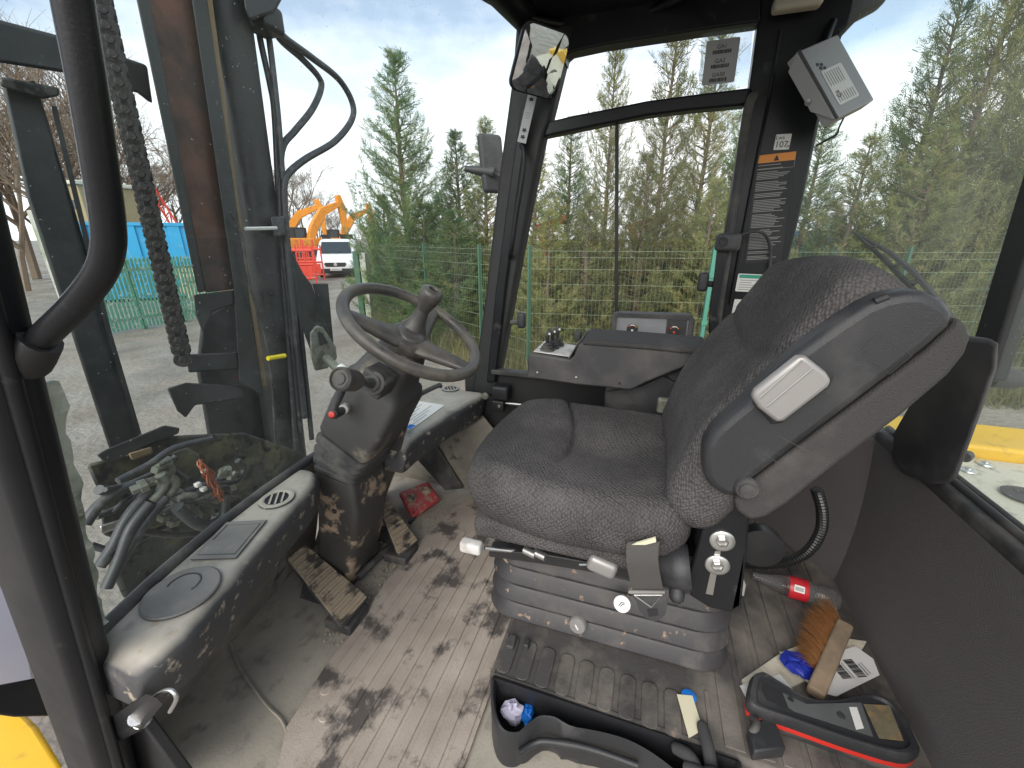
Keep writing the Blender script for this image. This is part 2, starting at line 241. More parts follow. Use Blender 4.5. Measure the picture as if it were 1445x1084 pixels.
# ------------------------------------------------------------------ mesh helpers
class B:
    def __init__(s): s.v = []; s.f = []
    def add(s, vs, fs):
        o = len(s.v); s.v += [tuple(p) for p in vs]; s.f += [tuple(i + o for i in f) for f in fs]; return s
    def box(s, a, b):
        (x0, y0, z0), (x1, y1, z1) = a, b
        return s.add([(x0, y0, z0), (x1, y0, z0), (x1, y1, z0), (x0, y1, z0), (x0, y0, z1), (x1, y0, z1), (x1, y1, z1), (x0, y1, z1)],
                     [(0, 3, 2, 1), (4, 5, 6, 7), (0, 1, 5, 4), (1, 2, 6, 5), (2, 3, 7, 6), (3, 0, 4, 7)])
    def obox(s, c, ex, ey, ez):   # oriented box by centre and half-axis vectors
        c, ex, ey, ez = V(c), V(ex), V(ey), V(ez)
        p = [c + ex * i + ey * j + ez * k for k in (-1, 1) for i, j in ((-1, -1), (1, -1), (1, 1), (-1, 1))]
        return s.add(p, [(0, 3, 2, 1), (4, 5, 6, 7), (0, 1, 5, 4), (1, 2, 6, 5), (2, 3, 7, 6), (3, 0, 4, 7)])
    def prism(s, pts, d):
        pts = [V(p) for p in pts]; d = V(d); n = len(pts)
        return s.add(pts + [p + d for p in pts], [tuple(range(n))[::-1], tuple(range(n, 2 * n))] + [(i, (i + 1) % n, n + (i + 1) % n, n + i) for i in range(n)])
    def loft(s, rings, cap=True, closed=True):
        n = len(rings[0]); vs = [p for r in rings for p in r]; fs = []
        for k in range(len(rings) - 1):
            for i in range(n if closed else n - 1):
                j = (i + 1) % n; fs.append((k * n + i, k * n + j, (k + 1) * n + j, (k + 1) * n + i))
        if cap: fs += [tuple(range(n))[::-1], tuple(range((len(rings) - 1) * n, len(rings) * n))]
        return s.add(vs, fs)
    def tube(s, pts, r, n=8, cap=True):
        pts = [V(p) for p in pts]; rs = r if isinstance(r, (list, tuple)) else [r] * len(pts)
        t0 = (pts[1] - pts[0]).normalized(); a = t0.orthogonal().normalized(); rings = []
        for i, p in enumerate(pts):
            t = (pts[min(i + 1, len(pts) - 1)] - pts[max(i - 1, 0)]).normalized()
            a = (a - t * a.dot(t)).normalized(); b = t.cross(a)
            rings.append([p + (a * math.cos(q) + b * math.sin(q)) * rs[i] for q in [2 * math.pi * k / n for k in range(n)]])
        return s.loft(rings, cap)
    def lathe(s, o, ax, prof, n=20):     # prof: (radius, height along axis)
        o, ax = V(o), V(ax).normalized(); a = ax.orthogonal().normalized(); b = ax.cross(a)
        return s.loft([[o + ax * h + (a * math.cos(q) + b * math.sin(q)) * max(r, 1e-5) for q in [2 * math.pi * k / n for k in range(n)]] for r, h in prof])
    def rbox(s, c, h, r, n=(2, 2, 2), seg=3, axes=None, fn=None):
        """rounded box: centre, half sizes, radius, inner subdivisions; fn maps local points"""
        h = V(h); ts = []
        for k in range(3):
            i = h[k] - r; e = [i + r * (q / seg) for q in range(1, seg + 1)]
            ts.append([-x for x in e[::-1]] + [-i + 2 * i * q / n[k] for q in range(n[k] + 1)] + e)
        idx = {}; vs = []; fs = []
        ax = axes or (V((1, 0, 0)), V((0, 1, 0)), V((0, 0, 1)))
        def vid(p):
            key = tuple(round(q, 6) for q in p)
            if key not in idx:
                q = V([max(-(h[k] - r), min(h[k] - r, p[k])) for k in range(3)]); d = V(p) - q
                if d.length > 1e-9: q = q + d.normalized() * r
                if fn: q = V(fn(q))
                idx[key] = len(vs); vs.append(V(c) + ax[0] * q.x + ax[1] * q.y + ax[2] * q.z)
            return idx[key]
        for k in range(3):
            u, w_ = (k + 1) % 3, (k + 2) % 3
            for sg in (-1, 1):
                for i in range(len(ts[u]) - 1):
                    for j in range(len(ts[w_]) - 1):
                        q = []
                        for a, b in ((i, j), (i + 1, j), (i + 1, j + 1), (i, j + 1)):
                            p = [0, 0, 0]; p[k] = sg * h[k]; p[u] = ts[u][a]; p[w_] = ts[w_][b]; q.append(vid(p))
                        fs.append(tuple(q if sg > 0 else q[::-1]))
        return s.add(vs, fs)
    def build(s, name, mt, parent=None, smooth=48, bevel=0, bseg=2):
        me = bpy.data.meshes.new(name); me.from_pydata(s.v, [], s.f); me.update()
        o = bpy.data.objects.new(name, me); COL.objects.link(o)
        me.materials.append(M[mt] if isinstance(mt, str) else mt)
        if smooth: me.shade_smooth(); me.set_sharp_from_angle(angle=math.radians(smooth))
        if bevel:
            md = o.modifiers.new('bevel', 'BEVEL'); md.width = bevel; md.segments = bseg; md.limit_method = 'ANGLE'; md.angle_limit = math.radians(40); md.harden_normals = False
        if parent: par(o, parent)
        return o
def par(o, p):
    o.parent = p
    q = p.matrix_world if p.parent is None else None
    base = p
    while base.parent: base = base.parent
    o.matrix_parent_inverse = (Matrix.Translation(base.location) if base.type == 'EMPTY' else Matrix()).inverted() if p is base else Matrix()
def smoothpath(pts, n=6):
    pts = [V(p) for p in pts]; o = []
    for i in range(len(pts) - 1):
        p0, p1, p2, p3 = pts[max(i - 1, 0)], pts[i], pts[i + 1], pts[min(i + 2, len(pts) - 1)]
        for k in range(n):
            t = k / n; o.append(.5 * ((2 * p1) + (p2 - p0) * t + (2 * p0 - 5 * p1 + 4 * p2 - p3) * t * t + (3 * p1 - p0 - 3 * p2 + p3) * t ** 3))
    return o + [pts[-1]]
def tag(o, label, cat, group=None, kind=None):
    o['label'] = label
    if cat: o['category'] = cat
    if group: o['group'] = group
    if kind: o['kind'] = kind
    return o
def thing(name, loc, label, cat, group=None):
    o = bpy.data.objects.new(name, None); COL.objects.link(o); o.location = V(loc); o.empty_display_size = .05
    return tag(o, label, cat, group)
def struct(o): o['kind'] = 'structure'; return o
def rrect(w_, h_, r, n=4):   # 2D rounded rectangle outline, half sizes
    o = []
    for cx, cy, a0 in ((w_ - r, h_ - r, 0), (-w_ + r, h_ - r, 90), (-w_ + r, -h_ + r, 180), (w_ - r, -h_ + r, 270)):
        for k in range(n + 1):
            a = math.radians(a0 + 90 * k / n); o.append((cx + r * math.cos(a), cy + r * math.sin(a)))
    return o
def text(body, pos, xd, yd, size, mt, parent, name='lettering', align='CENTER'):
    cu = bpy.data.curves.new(name, 'FONT'); cu.body = body; cu.size = size; cu.align_x = align; cu.align_y = 'CENTER'; cu.extrude = .0002
    o = bpy.data.objects.new(name, cu); COL.objects.link(o); cu.materials.append(M[mt])
    xd, yd = V(xd).normalized(), V(yd).normalized(); zd = xd.cross(yd).normalized(); yd = zd.cross(xd)
    mm = Matrix((xd, yd, zd)).transposed().to_4x4(); mm.translation = V(pos)
    if parent: par(o, parent)
    o.matrix_basis = mm
    return o
def quadframe(p00, p10, p01):
    """origin bottom-left, x axis vector, y axis vector, unit normal"""
    x = V(p10) - V(p00); y = V(p01) - V(p00); y = y - x * (y.dot(x) / x.length_squared); return V(p00), x, y, x.cross(y).normalized()
def printlines(fr, rects, lift, name, mt, parent, th=.0003):
    """thin printed bars on a label; rects in label fractions"""
    o, x, y, n = fr; b = B()
    for u0, v0, u1, v1 in rects:
        b.prism([o + x * u0 + y * v0 + n * lift, o + x * u1 + y * v0 + n * lift, o + x * u1 + y * v1 + n * lift, o + x * u0 + y * v1 + n * lift], n * th)
    return b.build(name, mt, parent, smooth=0)
def plate(fr, mt, name, parent=None, th=.0008, r=.06):
    o, x, y, n = fr; c = o + x * .5 + y * .5; hx, hy = x.length / 2, y.length / 2
    pts = [c + x.normalized() * a + y.normalized() * d for a, d in rrect(hx, hy, r * min(hx, hy) * 2, 3)]
    return B().prism(pts, n * th).build(name, mt, parent, smooth=0)

# ================================================================== SETTING
g = B(); R_ = 400
ys = [-R_, -60, -20] + [i * 1.0 for i in range(-12, 41)] + [60, 120, R_]
xs = [-R_, -60, -15] + [i * 1.0 for i in range(-10, 46)] + [70, 140, R_]
rnd = random.Random(3)
vs = [(x, y, GZ + (rnd.uniform(-.008, .008) if abs(x) < 45 and abs(y) < 40 else 0)) for y in ys for x in xs]
nx = len(xs)
g.add(vs, [(j * nx + i, j * nx + i + 1, (j + 1) * nx + i + 1, (j + 1) * nx + i) for j in range(len(ys) - 1) for i in range(nx - 1)])
tag(struct(g.build('ground', 'ground')), 'churned wet brown mud yard with shallow puddles', None)

# ================================================================== CAB SHELL
cab = thing('forklift_cab', (.88, .1, 0), 'black painted forklift cab shell with pillars, roof and glazing round the seat', 'cab')
XW = 1.5
def side(pts, name, mt='frame', th=.06, bevel=.008, X=XW, parent=cab):
    return B().prism([PX(x, y, X) for x, y in pts], (th, 0, 0)).build(name, mt, parent, bevel=bevel)
# right front pillar
side([(664, 560), (684, 420), (703, 250), (722, 110), (728, 30), (812, 30), (797, 82), (776, 170), (767, 193), (740, 330), (704, 526), (704, 560)], 'front_pillar', 'frame_dusty', .07, .012)
side([(686, 540), (699, 410), (716, 280), (735, 150), (748, 150), (730, 280), (713, 410), (699, 540)], 'pillar_channel', 'frame', .02, .006, X=1.485)
# grab rail on that pillar
B().tube(smoothpath([PX(736, 206, 1.485), PX(740, 215, 1.455), PX(738, 245, 1.45), PX(729, 300, 1.45), PX(722, 350, 1.455), PX(720, 362, 1.49)], 5), .0085, 8).build('grab_rail', 'frame', cab)
# window crossbar, header, sill
up_e = [(774, 171), (812, 162), (854, 154), (912, 142), (971, 134), (1060, 123)]; lo_e = [(1053, 148), (971, 155.5), (912, 163), (843, 177), (800, 186), (767, 193)]
side(up_e + lo_e, 'window_crossbar', 'frame', .05, .006, X=1.497)
side([(797, 90), (799, 79), (806, 73), (854, 62.5), (988, 42), (1073, 30), (1073, -60), (728, -60), (728, 30), (790, 60)], 'side_header', 'frame', .06, .006, X=1.503)
side([(868, 174), (873, 173), (872, 470), (867, 470)], 'window_mullion', 'frame', .012, 0, X=1.52)
# right rear pillar (wide, carries the stickers) with curved inner edge
side([(1070, 32), (1058, 123), (1052, 150), (1026, 315), (1004, 460), (985, 600), (1085, 600), (1100, 420), (1127, 315), (1159, 166), (1172, 100), (1190, 49), (1215, 22), (1250, 3), (1285, -60), (1070, -60)], 'rear_pillar', 'frame', .05, .01, X=1.506)
B().tube(smoothpath([PX(1066, 136, 1.52), PX(1059, 142, 1.49), PX(1050, 190, 1.488), PX(1033, 315, 1.488), PX(1014, 440, 1.488), PX(1005, 520, 1.49)], 5), .013, 10).build('window_seal_tube', 'rubber', cab)
B().tube([PX(1102, 42, 1.503), PX(1086, 138, 1.503), PX(1072, 205, 1.503), PX(1048, 330, 1.503), PX(1030, 430, 1.503)], .005, 6).build('pillar_seam', 'frame', cab)
B().box((XW + .004, -.42, 0), (XW + .05, .70, .562)).build('side_wall', 'frame_dusty', cab, bevel=.004)
B().box((XW - .02, -.21, .556), (XW + .02, .57, .576)).build('window_sill', 'rubber', cab, bevel=.004)
# chamfered rear corner and rear wall
C0, C1 = V((1.525, -.39, 0)), V((1.14, -.675, 0))
B().prism([C0, C1 + V((.06, .045, 0)), C1 + V((.06, -.0, 0)), C0 + V((.04, -.02, 0))], (0, 0, .575)).build('corner_panel', 'panel', cab, bevel=.006)
rw = B(); 
n = 14
secs = []
for k in range(n + 1):
    z = .0 + .575 * k / n; y = -.613 - .012 * math.sin(math.pi * k / n)
    secs.append([(0.1, y, z), (1.22, y, z), (1.22, y - .03, z), (.1, y - .03, z)])
rw.loft(secs).build('rear_wall_panel', 'panel', cab)
led = B(); led.rbox((.66, -.637, .585), (.60, .024, .018), .012, (6, 2, 1), 3).build('rear_ledge', 'rubber', cab)
B().tube([(0.1, -.628, .583), (1.24, -.628, .583)], .011, 8).build('ledge_trim', 'rubber', cab)
B().tube([(0.1, -.640, .606), (1.24, -.640, .606)], .008, 8).build('ledge_seal', 'rubber', cab)
B().tube([(0.1, -.662, .600), (1.22, -.662, .600)], .009, 8).build('outer_seal', 'rubber', cab)
pb, pt = PY(1378, 500, -.66), PY(1505, 60, -.66)
q0, q1, q2_, q3 = PY(1366, 500, -.655), PY(1402, 500, -.655), PY(1540, 60, -.655), PY(1498, 60, -.655)
f_ = (1.71 - q0.z) / (q3.z - q0.z)
B().prism([q0.lerp(q3, -.1), q1.lerp(q2_, -.1), q1.lerp(q2_, f_), q0.lerp(q3, f_)], (0, -.035, 0)).build('rear_window_bar', 'frame_dusty', cab, bevel=.006)
# panes
def pane(pts, mt, name, label=None, d=None):
    o = B().prism(pts, d) if d else B().add(pts, [tuple(range(len(pts)))])
    o = o.build(name, mt, cab, smooth=0); 
    if label: o['label'] = label
    return o
pane([(1.53, .66, .56), (1.53, -.25, .56), (1.53, -.25, 1.69), (1.53, .42, 1.69)], 'sideglass', 'side_window_pane')
pane([(C0.x + .01, C0.y - .005, .575), (C1.x, C1.y, .575), (C1.x, C1.y, 1.72), (C0.x + .01, C0.y - .005, 1.72)], 'rearglass', 'rear_corner_pane')
pane([(C1.x, -.668, .59), (.1, -.668, .59), (.1, -.668, 1.72), (C1.x, -.668, 1.72)], 'rearglass', 'rear_window_pane')
# windscreen: curved sheet
def lerp_tab(t, x):
    for (a, fa), (b, fb) in zip(t, t[1:]):
        if x <= b: return fa + (fb - fa) * (x - a) / (b - a)
    return t[-1][1]
WB = [(.2, .775), (.27, .80), (.38, .835), (.5, .86), (.66, .88), (.85, .89), (1.05, .885), (1.25, .865), (1.42, .84), (1.56, .81)]
WT = [(.2, .40), (.5, .48), (.85, .51), (1.2, .485), (1.56, .43)]
ws = B(); nu, nv = 26, 8; vv = []
def WS(x, z): t = (z - .47) / 1.22; return V((x, lerp_tab(WB, x) * (1 - t) + lerp_tab(WT, x) * t, z))
for j in range(nv + 1):
    for i in range(nu + 1): vv.append(WS(.24 + 1.29 * i / nu, .44 + 1.26 * j / nv))
ws.add(vv, [(j * (nu + 1) + i, j * (nu + 1) + i + 1, (j + 1) * (nu + 1) + i + 1, (j + 1) * (nu + 1) + i) for j in range(nv) for i in range(nu)])
ws.build('windscreen', 'windscreen', cab, smooth=60)['label'] = 'large curved dusty windscreen'
B().tube([WS(.25 + 1.25 * i / 24, .475) + V((0, -.006, 0)) for i in range(25)], .013, 8).build('windscreen_seal', 'rubber', cab)
hd = B(); hd.tube([WS(.2 + 1.33 * i / 12, 1.715) for i in range(13)], .05, 10); hd.build('front_header', 'frame', cab)
# dirty sealant bead down the left glass edge
sb = B(); rr = random.Random(5)
rings = []
for k in range(40):
    z = .46 + .46 * k / 39; p = WS(.262, z); wd = .009 + .004 * math.sin(k * .9) * math.sin(k * .37 + 1) + .002 * rr.random(); 
    rings.append([p + V((-.02, -.012, 0)), p + V((wd, -.004 - .003 * rr.random(), 0)), p + V((wd, .004, 0)), p + V((-.02, .006, 0))])
sb.loft(rings).build('glass_edge_sealant', 'sealant', cab)
# left front pillar (beside the open door), raked
def pil(z): return .868 - .263 * z
prof = rrect(.027, .06, .018, 4)
B().loft([[V((.226 + a, pil(z) + .055 + b, z)) for a, b in prof] for z in (-.35, 0, .25, .5, .8, 1.1, 1.4, 1.72)]).build('door_pillar', 'frame', cab)
B().tube([V((.222, pil(z) - .006, z)) for z in (-.3, 0, .5, 1, 1.7)], .008, 8).build('door_seal', 'frame', cab)
# grab bar by the door
gb = [PX(88, -160, .26), PX(100, -20, .26), PX(122, 110, .262), PX(142, 240, .264), PX(152, 310, .265), PX(153, 350, .265), PX(142, 385, .263), PX(112, 425, .258), PX(75, 462, .25), PX(48, 488, .245), PX(30, 505, .235)]
B().tube(smoothpath(gb, 6), .0125, 14).build('grab_bar', 'frame', cab)['label'] = 'bent black tubular grab bar on door pillar'
B().lathe(PX(48, 488, .245), (PX(75, 462, .25) - PX(30, 505, .235)), [(0, -.03), (.026, -.025), (.024, -.012), (.0185, .012)], 14).build('grab_bar_weld', 'frame_dusty', cab)
# rear-left post and roof
B().box((.12, -.70, -.3), (.2, -.60, 1.70)).build('door_rear_post', 'frame', cab, bevel=.01)
B().prism([(.12, .40, 1.70), (1.56, .40, 1.70), (1.56, -.38, 1.70), (1.14, -.70, 1.70), (.12, -.70, 1.70)], (0, 0, .07)).build('roof_panel', 'frame', cab, bevel=.01)
ring = [V((1.05 + .50 * math.cos(a), .20 + .34 * math.sin(a), 1.688)) for a in [2 * math.pi * k / 48 for k in range(49)]]
B().tube(ring, .012, 8).build('roof_hatch_ring', 'frame', cab)
B().prism([PZ(690, -10, 1.69), PZ(716, -10, 1.69), PZ(738, 30, 1.69), PZ(733, 36, 1.69)], (0, 0, .006)).build('roof_trim', 'plastic', cab)
rl = B().rbox(PX(1125, 4, 1.46), (.02, .055, .016), .01, (1, 2, 1), 2).build('roof_lamp', 'tan', cab)

# ------------------------------------------------------------------ floor
M['crumb'] = mat('dry_mud_crumb', (.30, .25, .19), .9, var=.4, vscale=40)
fl = B().box((.225, -.66, -.03), (1.5, 1.10, 0)).build('cab_floor', 'floor', None, smooth=0)
tag(struct(fl), 'mud caked cab floor', None)
# ribbed mat in front of the seat
mat_pts = [PZ(388, 1110, 0), PZ(405, 1030, 0), PZ(425, 1000, 0), PZ(462, 940, 0), PZ(500, 895, 0), PZ(560, 800, 0), PZ(640, 720, 0), V((1.42, .62, 0)), V((1.42, .27, 0)), V((.30, .27, 0)), V((.30, .62, 0))]
fm = B().prism([p + V((0, 0, .004)) for p in mat_pts], (0, 0, .006)).build('floor_mat', 'mat', fl, smooth=0)
for k in range(10):
    y = .295 + k * .041
    x0 = .36 + .02 * random.random() if k < 8 else .47 + .05 * (k - 8); x1 = 1.36 - .012 * k * k * .3
    pts = [(x0 + .5 * (x1 - x0) + a, y + b, .0095) for a, b in rrect(.5 * (x1 - x0), .0145, .0135, 4)]
    o = B().prism(pts, (0, 0, .0045)).build('rib', 'mat', fl, bevel=.0018)
# raised side mat on the left (grey steel fold)
B().tube(smoothpath([PZ(318, 885, .005), PZ(335, 935, .005), PZ(372, 990, .005), PZ(402, 1025, .005), PZ(410, 1090, .005)], 5), .0035, 6).build('floor_seam', 'floor', fl)
# dirt crumbs by the pedals
cr = B(); rr = random.Random(11)
for k in range(260):
    t = rr.random(); p = PZ(470 + 150 * t + rr.gauss(0, 14), 905 - 190 * t + rr.gauss(0, 12), .006)
    s_ = rr.uniform(.001, .0032) * (1.6 if rr.random() < .12 else 1)
    cr.obox(p + V((0, 0, s_ * .5)), V((s_, rr.uniform(-.4, .4) * s_, 0)), V((rr.uniform(-.4, .4) * s_, s_ * .8, .2 * s_)), V((.2 * s_, 0, s_ * .7)))
o = cr.build('dirt_crumbs', 'crumb', fl); o['kind'] = 'stuff'
# raised platform under the seat with bin cut-out
plat = thing('seat_platform', (1.0, -.1, 0), 'raised dark ribbed rubber platform under the driver seat', 'platform')
B().box((.625, -.64, .0), (1.5, .262, .112)).build('platform_base', 'mat_dark', plat, bevel=.01)
for k in range(9):
    p = PZ(736 + k * 31.5, 908 + k * 10.8, .1165); q = PZ(728 + k * 33, 945 + k * 12.2, .1165)
    c = (p + q) / 2
    pts = [(c.x + a, .235 - k * .0475 + b, .1125) for a, b in rrect(.05, .017, .014, 4)]
    B().prism(pts, (0, 0, .004)).build('tread_pad', 'mat_dark', plat, bevel=.0015)
B().prism([V((.628, .258, .1125)), V((.745, .258, .1125)), V((.745, .25, .1125)), V((.636, .25, .1125)), V((.636, -.215, .1125)), V((.745, -.215, .1125)), V((.745, -.223, .1125)), V((.628, -.223, .1125))], (0, 0, .003)).build('tread_border', 'mat_dark', plat)
for k in range(7):
    y = -.262 - k * .052
    B().prism([(x, yy, .1125) for x, yy in ((.64, y - .019), (1.45, y - .019), (1.45, y + .019), (.64, y + .019))], (0, 0, .004)).build('mat_strip', 'mat_dark', plat, bevel=.0015)
B().box((.70, .225, .1165), (.735, .245, .128)).build('broken_clip', 'rubber', plat, bevel=.003)
B().box((.712, .190, .1165), (.735, .203, .132)).build('broken_clip', 'rubber', plat, bevel=.003)
# storage bin: peanut shaped, open top
bn = thing('storage_bin', (.52, 0, 0), 'black plastic open storage bin set into the platform edge', 'bin')
rim = [PZ(x, y, .115) for x, y in ((699, 952), (698, 985), (703, 1015), (715, 1032), (735, 1034), (750, 1022), (765, 1013), (785, 1016), (800, 1026), (840, 1033), (880, 1044), (915, 1062), (945, 1084))] + [V((.53, -.26, .115)), V((.62, -.26, .115))]
rim = smoothpath(rim[:13], 3) + rim[13:]
cen = sum(rim, V()) / len(rim)
def off(p, d): q = V((p.x - cen.x, p.y - cen.y, 0)); return p + q.normalized() * d
far = lambda p: V((min(p.x, .6225), p.y, p.z))
outer = [off(p, .009) for p in rim]
walls = B(); nR = len(rim)
rings = [[far(V((p.x * .97 + cen.x * .03, p.y, .002))) for p in outer], [far(p + V((0, 0, -.03))) for p in outer], [far(p) for p in outer], [far(p + V((0, 0, .004))) for p in [off(q, .004) for q in rim]], [p for p in rim], [V((p.x, p.y, .012)) * 1 for p in [off(q, -.008) for q in rim]]]
walls.loft(rings, cap=False); walls.add(rings[-1], [tuple(range(nR))])
walls.build('bin_shell', 'plastic_dark', bn, smooth=50)
hl = [PZ(x, y, .05) for x, y in ((770, 1050), (800, 1052), (850, 1066), (890, 1084))]
B().tube(smoothpath([PZ(733, 1062, .07), PZ(752, 1050, .07), PZ(772, 1046, .075), PZ(830, 1056, .08), PZ(900, 1080, .08)], 5), .007, 8).build('bin_moulding', 'plastic_dark', bn)

# ------------------------------------------------------------------ front bulkhead under the dash
bk = thing('front_bulkhead', (.88, 1.0, 0), 'dusty grey steel bulkhead panels under the dashboard', 'bulkhead')
B().prism([(.255, .975, -.01), (.95, 1.08, -.01), (.95, 1.10, -.01), (.255, .995, -.01)], (0, -.13, .44)).build('bulkhead_panel', 'bulk', bk, bevel=.004)
B().prism([(.95, 1.07, -.01), (1.32, 1.02, -.01), (1.32, 1.04, -.01), (.95, 1.09, -.01)], (0, -.2, .44)).build('bulkhead_panel', 'bulk', bk, bevel=.004)
bp_ = [PX(600, 636, 1.42), PX(684, 590, 1.44), PX(724, 640, 1.44), PX(715, 690, 1.42), PX(655, 690, 1.42)]
B().prism(bp_, (.03, .02, 0)).build('bulkhead_panel', 'bulk', bk, bevel=.004)
B().prism([PX(580, 640, 1.40), PX(612, 622, 1.40), PX(655, 690, 1.40), PX(628, 693, 1.40)], (.04, .02, 0)).build('bulkhead_rib', 'rubber', bk, bevel=.006)
B().prism([PX(540, 640, 1.46), PX(590, 640, 1.46), PX(640, 700, 1.46), PX(545, 715, 1.46)], (.03, .03, 0)).build('bulkhead_panel', 'bulk', bk, bevel=.004)
B().lathe(PX(667, 581, 1.40) + V((0, 0, -.02)), (-1, 0, 0), [(0, 0), (.012, 0), (.012, .004), (.006, .007), (0, .007)], 12).build('bolt', 'bulk', bk)

# ------------------------------------------------------------------ dashboard
dash = thing('dashboard', (.88, .75, .38), 'dusty grey moulded dashboard shelf along the windscreen base', 'dashboard')
def dsec(x, yo, yi, zt, zb, r, shrink=0):
    o = []
    pts = [(yo, zb), (yi + .03, zb)]
    for k in range(4):
        a = math.radians(-90 - 90 * k / 3); pts.append((yi + .008 + .014 + .008 * math.cos(a), zb + .008 + .008 * math.sin(a)))
    for k in range(7):
        a = math.radians(180 - 90 * k / 6); pts.append((yi + r + r * math.cos(a), zt - r + r * math.sin(a)))
    pts += [(yo, zt)]
    return [V((x, y, z)) for y, z in pts]
DI = [(.235, .668), (.26, .655), (.30, .652), (.40, .682), (.55, .728), (.66, .755), (.72, .775), (.76, .80), (.785, .84)]
DIr = [(.96, .66), (1.05, .66), (1.2, .64), (1.35, .612), (1.45, .592), (1.47, .592), (1.497, .605)]
def dashpart(xs_, tab, name):
    b = B(); rings = []
    for x in xs_:
        yo = lerp_tab(WB, x) - .022; yi = lerp_tab(tab, x); yi = min(yi, yo - .02)
        e = min(x - xs_[0], xs_[-1] - x); sh = max(0, 1 - e / .03) ** 2 * .02
        rings.append(dsec(x, yo, yi, (.475 - sh), (.372 + sh * .3), .026))
    return b.loft(rings).build(name, 'dash', dash, smooth=60)
dashpart([.235, .24, .25, .26, .28, .30, .33, .36, .40, .45, .5, .55, .6, .66, .70, .72, .74, .76, .775, .785], DI, 'dash_shell')
dashpart([.965, .97, .98, 1.0, 1.05, 1.1, 1.2, 1.3, 1.35, 1.4, 1.45, 1.47, 1.485, 1.492, 1.497], DIr, 'dash_shell')
def zdisc(px, py, rx, ry, name, mt, h=.004, z=.4755, prof=None, parent=dash):
    c = PZ(px, py, z)
    pts = [c + V((rx * math.cos(a), ry * math.sin(a), 0)) for a in [2 * math.pi * k / 40 for k in range(40)]]
    return B().prism(pts, (0, 0, h)).build(name, mt, parent, bevel=.0015), c
def vent(px, py, r):
    c = PZ(px, py, .476)
    o = B().lathe(c, (0, 0, 1), [(r * .66, -.001), (r * .66, .004), (r * .74, .006), (r * .97, .004), (r, .0), (r * .66, -.001)], 36).build('air_vent', 'dash', dash)
    B().lathe(c, (0, 0, 1), [(0, .0012), (r * .655, .0012), (r * .655, .0016), (0, .0016)], 30).build('vent_hole', 'ink', o)
    for k in (-1, 0, 1):
        d = V((.8, .6, 0)); q = V((-.6, .8, 0)); half = r * math.sqrt(.40 - (k * .33) ** 2)
        B().obox(c + q * (k * r * .33) + V((0, 0, .003)), d * half, q * .0022, V((.0, 0, .0016))).build('vent_slat', 'dash', o, smooth=0)
vent(391, 705, .040); vent(636, 549, .037)
# blank cover disc
c = PZ(257, 836, .4762)
o = B().lathe(c, (0, 0, 1), [(0, .0), (.060, .0), (.060, .003), (.0575, .005), (.055, .0035), (0, .0035)], 44).build('cover_disc', 'dustplastic', dash)
B().tube([c + V((.012 + .026 * math.cos(a), .012 + .026 * math.sin(a), .0036)) for a in [math.radians(q) for q in range(-100, 130, 10)]], .0016, 6).build('disc_ridge', 'rubber', o)
# square recessed cover
fr = [PZ(x, y, .477) for x, y in ((268, 791), (320, 738), (377, 735), (333, 789))]
o = B().prism(fr, (0, 0, .003)).build('cover_plate', 'dustplastic', dash, bevel=.001)
ce = sum(fr, V()) / 4
inn = [ce + (p - ce) * .80 + V((0, 0, .0032)) for p in fr]
bb = B()
for i in range(4): bb.tube([inn[i], inn[(i + 1) % 4]], .0016, 5)
bb.build('cover_rim', 'dustplastic', o)
half = [inn[0], inn[0].lerp(inn[1], .45), inn[3].lerp(inn[2], .45), inn[3]]
B().prism(half, (0, 0, .0015)).build('cover_flap', 'dustplastic', o)
# information card
q = [PZ(x, y, .4765) for x, y in ((572, 612), (575, 585), (593, 558), (627, 568))]
cardf = quadframe(PZ(579, 607, .4768), PZ(628, 572, .4768), PZ(558, 584, .4768))
card = plate(cardf, 'label', 'instruction_card', None, .0008); tag(card, 'white printed instruction card lying on right end of dashboard', 'card')
printlines(cardf, [(.08 + .2 * (j % 2), .12 + .11 * j, .55 + .35 * ((j * 7) % 3) / 2, .15 + .11 * j) for j in range(7)], .0009, 'print', 'greyink', card)
printlines(cardf, [(.02, .02, .16, .2)], .0009, 'print', 'blue', card)

# ------------------------------------------------------------------ steering column
AX = V((0, -.541, .84)); AXP = V((0, .84, .541)); AXX = V((1, 0, 0)); WC = V((.88, .541, .865))
def colp(t): return WC - AX * t
col = thing('steering_column', (.88, .87, 0), 'scuffed grey plastic steering column with ribbed bellows and muddy base', 'steering column')
def ringat(c, hx, hd, r, ax=AXX, ad=AXP): return [V(c) + ax * a + ad * b for a, b in rrect(hx, hd, r, 4)]
B().loft([ringat(colp(.385) + AXP * 0, .078, .078, .014), ringat(colp(.375), .083, .083, .016), ringat(colp(.28), .083, .086, .016), ringat(colp(.19), .08, .084, .018), ringat(colp(.165) + AXP * .005, .075, .08, .02), ringat(colp(.155) + AXP * .008, .066, .070, .02), ringat(colp(.10) + AXP * .005, .056, .060, .02), ringat(colp(.05), .045, .048, .02)]).build('cowl', 'column', col)
